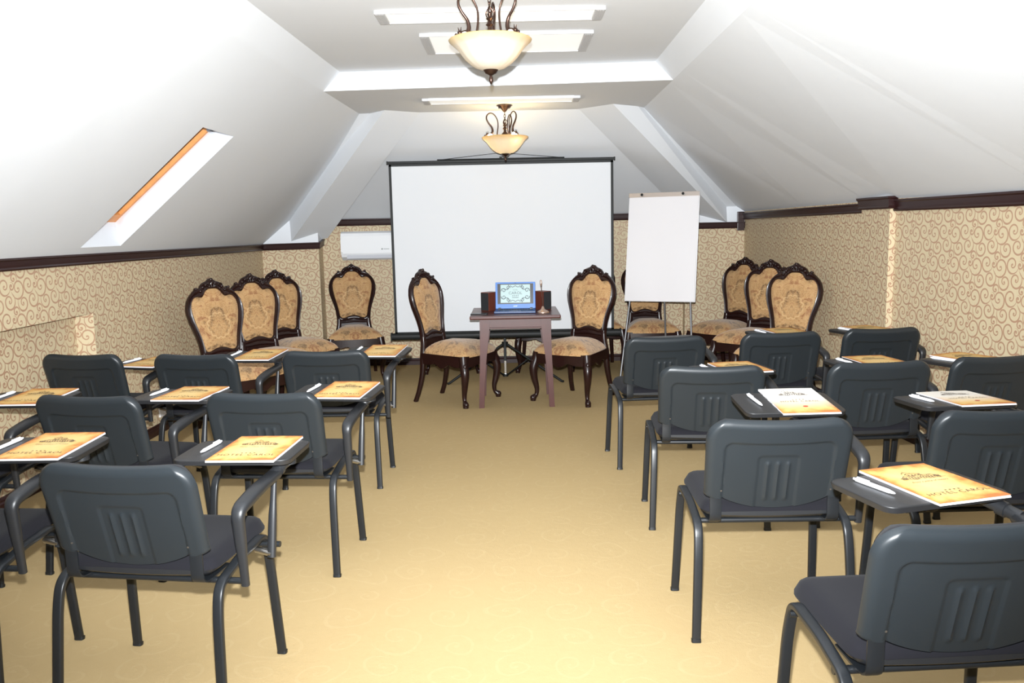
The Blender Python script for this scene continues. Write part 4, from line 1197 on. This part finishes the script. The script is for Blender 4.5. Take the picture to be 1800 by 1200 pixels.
def laptop():
    r = empty('laptop', (0.033, 6.98, TZ), radians(-2)); tag(r, 'open blue laptop in the middle of the small table', 'laptop')
    mb = MB(); mb.box((0, -0.02, 0.011), (0.345, 0.225, 0.018), bevel=0.005); b = mb.build('base', M['bluedark'], r)
    mb = MB()
    for j in range(5):
        for i in range(13): mb.box((-0.138 + i * 0.023, 0.055 - j * 0.021, 0.0215), (0.019, 0.017, 0.003), bevel=0.0008)
    kb = mb.build('keyboard', M['key'], b)
    mb = MB(); mb.box((0, -0.095, 0.0205), (0.10, 0.05, 0.001)); mb.build('touchpad', M['bezel'], b)
    hy, hz = 0.088, 0.018; tl = radians(12)
    R = Matrix.Rotation(-tl, 3, 'X')
    lid = empty('lid', (0, hy, hz)); lid.parent = r; lid.rotation_euler = (-tl, 0, 0)
    mb = MB(); mb.box((0, 0.004, 0.117), (0.340, 0.008, 0.226), bevel=0.003)
    bpy.data.objects.remove(lid)
    lid = mb.build('lid', M['blue'], r, loc=(0, hy, hz), rot=(-tl, 0, 0))
    mb = MB(); mb.box((0, -0.0006, 0.130), (0.305, 0.0016, 0.174)); sc = mb.build('screen', M['bezel'], lid)
    mb = MB(); mb.box((0, -0.0016, 0.131), (0.252, 0.0008, 0.156))
    m_ = mat('lcd_picture', (0.25, 0.34, 0.34), 0.3, emit=((0.30, 0.42, 0.42), 0.45)); mb.build('screen_picture', m_, sc)
    mi = mat('lcd_ink', (0.03, 0.05, 0.07), 0.4)
    mb = MB(); mp = lambda x, y: (x, -0.0022, y + 0.131)
    add_text(mb, 'HOTEL', 0.013, (0, 0.031), mp); add_text(mb, 'CAROL', 0.034, (0, 0.004), mp, space=1.05)
    for i in range(4): mb.add([mp(-0.022 + i * 0.015 + dx, -0.018 + dy) for dx, dy in ((-.005, -.004), (.005, -.004), (0, .006))], [(0, 1, 2)], False)
    stroke(mb, [(-0.028, -0.034), (0.028, -0.034)], 0.003, mp)
    def curl(cx, cy, sx, sy, r0, turns, w_):
        pts = []
        for i in range(26):
            t_ = i / 25; a = t_ * turns * 2 * pi; rr = r0 * (1 - 0.75 * t_); pts.append((cx + sx * rr * cos(a), cy + sy * rr * sin(a)))
        stroke(mb, pts, w_, mp)
    for sx in (-1, 1):
        for sy in (-1, 1):
            curl(sx * 0.100, sy * 0.028, sx, sy, 0.020, 1.1, 0.0035); curl(sx * 0.060, sy * 0.050, -sx, sy, 0.018, 1.0, 0.0035)
            stroke(mb, [(sx * x, sy * y) for x, y in ((0.058, 0.076), (0.052, 0.058), (0.066, 0.036), (0.084, 0.036), (0.098, 0.046), (0.116, 0.040), (0.122, 0.022))], 0.004, mp)
            stroke(mb, [(sx * x, sy * y) for x, y in ((0.0, 0.068), (0.012, 0.060), (0.024, 0.056), (0.036, 0.062), (0.044, 0.070))], 0.0035, mp)
    mb.build('screen_lettering', mi, sc, weld=False, fixn=False)
    mb = MB(); mp = lambda x, y: (x, -0.0008, y)
    add_text(mb, 'acer', 0.020, (0, 0.026), mp, shear=0.1); mb.build('brand_lettering', M['white'], lid, weld=False, fixn=False)
    mb = MB(); mb.tube([(0, -0.0005, 0.223), (0, -0.0018, 0.223)], 0.003, 10); mb.build('webcam', M['bezel'], lid)
    for s in (-1, 1):
        mb = MB(); mb.tube([(s * 0.135 - 0.012, hy, hz + 0.004), (s * 0.135 + 0.012, hy, hz + 0.004)], 0.0075, 10); mb.build('hinge', M['bezel'], r)
laptop()
def speaker(x, y, rd, label):
    r = empty('desktop_speaker', (x, y, TZ), radians(rd)); tag(r, label, 'speaker', 'small speakers on the table')
    mb = MB(); mb.box((0, 0, 0.080), (0.090, 0.120, 0.160), bevel=0.003); mb.build('cabinet', M['speakerbox'], r)
    mb = MB(); mb.box((0, -0.062, 0.080), (0.080, 0.008, 0.150), bevel=0.002); mb.build('grille', M['grille'], r)
speaker(-0.188, 7.155, -38, 'small red-brown speaker with black grille left of the laptop')
speaker(0.272, 7.165, 38, 'small red-brown speaker with black grille right of the laptop')
def microphone():
    r = empty('gooseneck_microphone', (0.262, 6.90, TZ)); tag(r, 'gooseneck microphone on a round base, right of the laptop', 'microphone')
    mb = MB(); mb.lathe([(0, 0.0), (0.050, 0.0), (0.050, 0.006), (0.044, 0.012), (0.026, 0.020), (0.014, 0.032), (0.009, 0.046), (0.006, 0.052), (0, 0.053)], 28); mb.build('base', M['mic'], r)
    mb = MB(); pts = spline([(0, 0, 0.045), (-0.002, 0, 0.10), (-0.008, 0, 0.17), (-0.012, 0, 0.225)], 6)
    mb.tube(pts, 0.0035, 8); mb.build('gooseneck', M['bronze'], r)
    mb = MB(); mb.tube([(-0.012, 0, 0.222), (-0.0125, 0, 0.232), (-0.013, 0, 0.262), (-0.0132, 0, 0.270)], [0.005, 0.0085, 0.0085, 0.004], 12); mb.build('capsule', M['mic'], r)
microphone()
def phone():
    r = empty('mobile_phone', (-0.265, 6.83, TZ), radians(80)); tag(r, 'thin dark phone lying at the left end of the small table', 'phone')
    mb = MB(); mb.box((0, 0, 0.005), (0.068, 0.135, 0.009), bevel=0.003); mb.build('body', M['key'], r)
    mb = MB(); mb.box((0, 0, 0.0098), (0.060, 0.118, 0.0008)); mb.build('glass', M['bezel'], r)
phone()

# ------------------------------------------------------------------ projection screen on a tripod
def projection_screen():
    Y = 8.0; r = empty('projection_screen', (-0.07, Y, 0)); tag(r, 'large white projection screen with black border on a tripod', 'projection screen')
    x0, x1, z0, z1 = -1.128 + 0.07, 0.988 + 0.07, 0.487, 2.088
    mb = MB(); mb.box(((x0 + x1) / 2, 0, (z0 + z1) / 2), (x1 - x0 - 0.04, 0.003, z1 - z0 - 0.01)); mb.build('screen_surface', M['screencloth'], r)
    mb = MB(); mb.box((x0 + 0.012, -0.001, (z0 + z1) / 2), (0.024, 0.005, z1 - z0)); mb.box((x1 - 0.012, -0.001, (z0 + z1) / 2), (0.024, 0.005, z1 - z0))
    mb.box(((x0 + x1) / 2, -0.001, z1 - 0.006), (x1 - x0, 0.005, 0.022)); mb.box(((x0 + x1) / 2, -0.001, z0 + 0.006), (x1 - x0, 0.005, 0.016)); mb.build('border', M['blackmetal'], r)
    mb = MB(); mb.box(((x0 + x1) / 2, 0.0, z1 + 0.018), (x1 - x0 + 0.03, 0.024, 0.024), bevel=0.004)
    for s in (x0 - 0.012, x1 + 0.012): mb.box((s, 0, z1 + 0.016), (0.012, 0.03, 0.034), bevel=0.003)
    mb.build('top_bar', M['blackmetal'], r)
    mb = MB(); xm = (x0 + x1) / 2 + 0.0
    mb.tube([(xm - 0.60, 0.016, z1 + 0.037), (xm + 0.60, 0.016, z1 + 0.037)], 0.007, 8)
    mb.tube([(xm - 0.56, 0.016, z1 + 0.040), (0.0, 0.016, z1 + 0.092)], 0.0025, 6); mb.tube([(xm + 0.56, 0.016, z1 + 0.040), (0.0, 0.016, z1 + 0.092)], 0.0025, 6)
    mb.build('hanger', M['blackmetal'], r)
    mb = MB(); mb.tube([(x0 - 0.03, 0.0, z0 - 0.030), (x1 + 0.06, 0.0, z0 - 0.030)], 0.034, 14, square=0.3)
    for s in (x0 - 0.035, x1 + 0.065): mb.box((s, 0, z0 - 0.03), (0.012, 0.076, 0.076), bevel=0.004)
    mb.build('case', M['blackmetal'], r)
    mb = MB(); mb.box((0, 0.075, 1.17), (0.026, 0.026, 1.96), bevel=0.003); mb.box((0, 0.04, z0 - 0.02), (0.04, 0.05, 0.03)); mb.build('pole', M['blackmetal'], r)
    mb = MB(); mb.box((0, 0.075, 0.20), (0.022, 0.022, 0.34), bevel=0.002); mb.build('lower_pole', M['chrome'], r)
    mb = MB(); mb.tube([(0, 0.075, 0.335), (0, 0.075, 0.375)], 0.032, 12); mb.tube([(0, 0.075, 0.035), (0, 0.075, 0.06)], 0.028, 12); mb.build('collar', M['blackmetal'], r)
    for a in (206, 334, 90):
        ca, sa = cos(radians(a)), sin(radians(a)); L = 0.60 if a != 90 else 0.42
        mb = MB(); P0 = (0.02 * ca, 0.075 + 0.02 * sa, 0.355); P1 = (L * ca, 0.075 + L * sa * 0.75, 0.012)
        mb.tube([P0, P1], 0.011, 8, square=0.4); mb.tube([P1, (P1[0] + 0.02 * ca, P1[1] + 0.02 * sa, 0.008)], 0.012, 8)
        lg = mb.build('leg', M['blackmetal'], r)
        q = Vector(P0).lerp(Vector(P1), 0.40); mb = MB(); mb.tube([(0.02 * ca, 0.075 + 0.02 * sa, 0.048), q], 0.008, 6); mb.build('brace', M['blackmetal'], lg)
projection_screen()

# ------------------------------------------------------------------ flip chart
def flip_chart():
    r = empty('flip_chart', (1.385, 7.78, 0), radians(-23.5)); tag(r, 'white flip chart easel between the screen and the right corner chairs', 'flip chart')
    W, Hh, zb = 0.335, 1.03, 0.765; lean = 0.19
    ang = math.asin(lean / Hh)
    b = MB(); b.box((0, 0.008, Hh / 2), (2 * W, 0.012, Hh), bevel=0.002); brd = b.build('board', M['white'], r, loc=(0, 0, zb), rot=(-ang, 0, 0))
    mb = MB()
    def f(u_, v_):
        x = (2 * u_ - 1) * (W - 0.006); z = 0.004 + v_ * (Hh - 0.045); return (x, -0.010 - 0.006 * sin(u_ * 9 + v_ * 2) * (1 - v_) - 0.004 * sin(v_ * 7), z)
    def g(u_, v_):
        x = (2 * u_ - 1) * (W - 0.006); z = 0.004 + v_ * (Hh - 0.045); return (x, 0.001, z)
    mb.slab(f, g, 16, 16); mb.build('paper_pad', M['paper'], r, loc=(0, 0, zb), rot=(-ang, 0, 0))
    mb = MB(); mb.box((0, -0.010, Hh - 0.022), (2 * W, 0.014, 0.042), bevel=0.003); cl = mb.build('clamp', M['clampmetal'], r, loc=(0, 0, zb), rot=(-ang, 0, 0))
    for s in (-0.205, 0.185):
        mb = MB(); mb.tube([(s, -0.016, Hh - 0.022), (s, -0.034, Hh - 0.022)], [0.009, 0.013], 12); mb.build('knob', M['blackmetal'], cl)
    sl = math.tan(ang)
    for s, (tx, ty) in ((-1, (-0.36, 0)), (1, (0.36, 0))):
        mb = MB(); mb.tube([(s * 0.24, 0.028 + sl * 0.45, zb + 0.45), (s * 0.288, 0.022, zb), (s * 0.345, -sl * zb + 0.01, 0.0)], 0.0095, 10); mb.build('leg', M['greymetal'], r)
    mb = MB(); mb.tube([(-0.02, 0.03 + sl * 0.75, zb + 0.75), (0.0, 0.34, 0.0)], 0.0095, 10); mb.build('leg', M['greymetal'], r)
flip_chart()

# ------------------------------------------------------------------ air conditioner
def air_conditioner():
    r = empty('air_conditioner', (-1.40, YB - 0.004, 1.17)); tag(r, 'white wall-mounted air conditioner left of the projection screen', 'air conditioner')
    prof = [(0, 0), (0.0, 0.305), (-0.13, 0.305), (-0.175, 0.285), (-0.195, 0.22), (-0.195, 0.09), (-0.170, 0.035), (-0.11, 0.0)]
    mb = MB(); mb.prism(prof, -0.40, 0.40, 'yz'); mb.build('casing', M['white'], r)
    mb = MB(); mb.box((0.015, -0.196, 0.165), (0.79, 0.006, 0.19), bevel=0.002); mb.build('front_panel', M['white'], r)
    mb = MB(); mb.box((0.02, -0.178, 0.044), (0.72, 0.012, 0.062), rot=Matrix.Rotation(radians(-24), 3, 'X'), bevel=0.002); mb.build('louver', M['acgrey'], r)
    mb = MB(); mb.tube([(0.04, -0.2, 0.115), (0.04, -0.2012, 0.115)], 0.008, 12); mb.box((0.085, -0.2005, 0.115), (0.06, 0.001, 0.005)); mb.build('badge', M['acmark'], r)
air_conditioner()

# ------------------------------------------------------------------ wall sockets
def socket(y, z, ln, hh, label):
    x = XL(y); r = empty('wall_socket', (x, y, z)); tag(r, label, 'socket', 'white sockets low on the left wall')
    mb = MB(); mb.box((0.007, 0, 0), (0.014, ln, hh), bevel=0.003); mb.build('plate', M['outlet'], r)
    n = max(1, int(ln / 0.09))
    for i in range(n):
        yy = -ln / 2 + (i + .5) * ln / n
        mb = MB(); mb.tube([(0.0145, yy, 0), (0.016, yy, 0)], 0.020, 14); s = mb.build('outlet', M['white'], r)
socket(6.34, 0.33, 0.30, 0.075, 'long white socket strip on the left wall behind the chairs')
socket(6.22, 0.155, 0.15, 0.075, 'small white double socket just above the left baseboard')
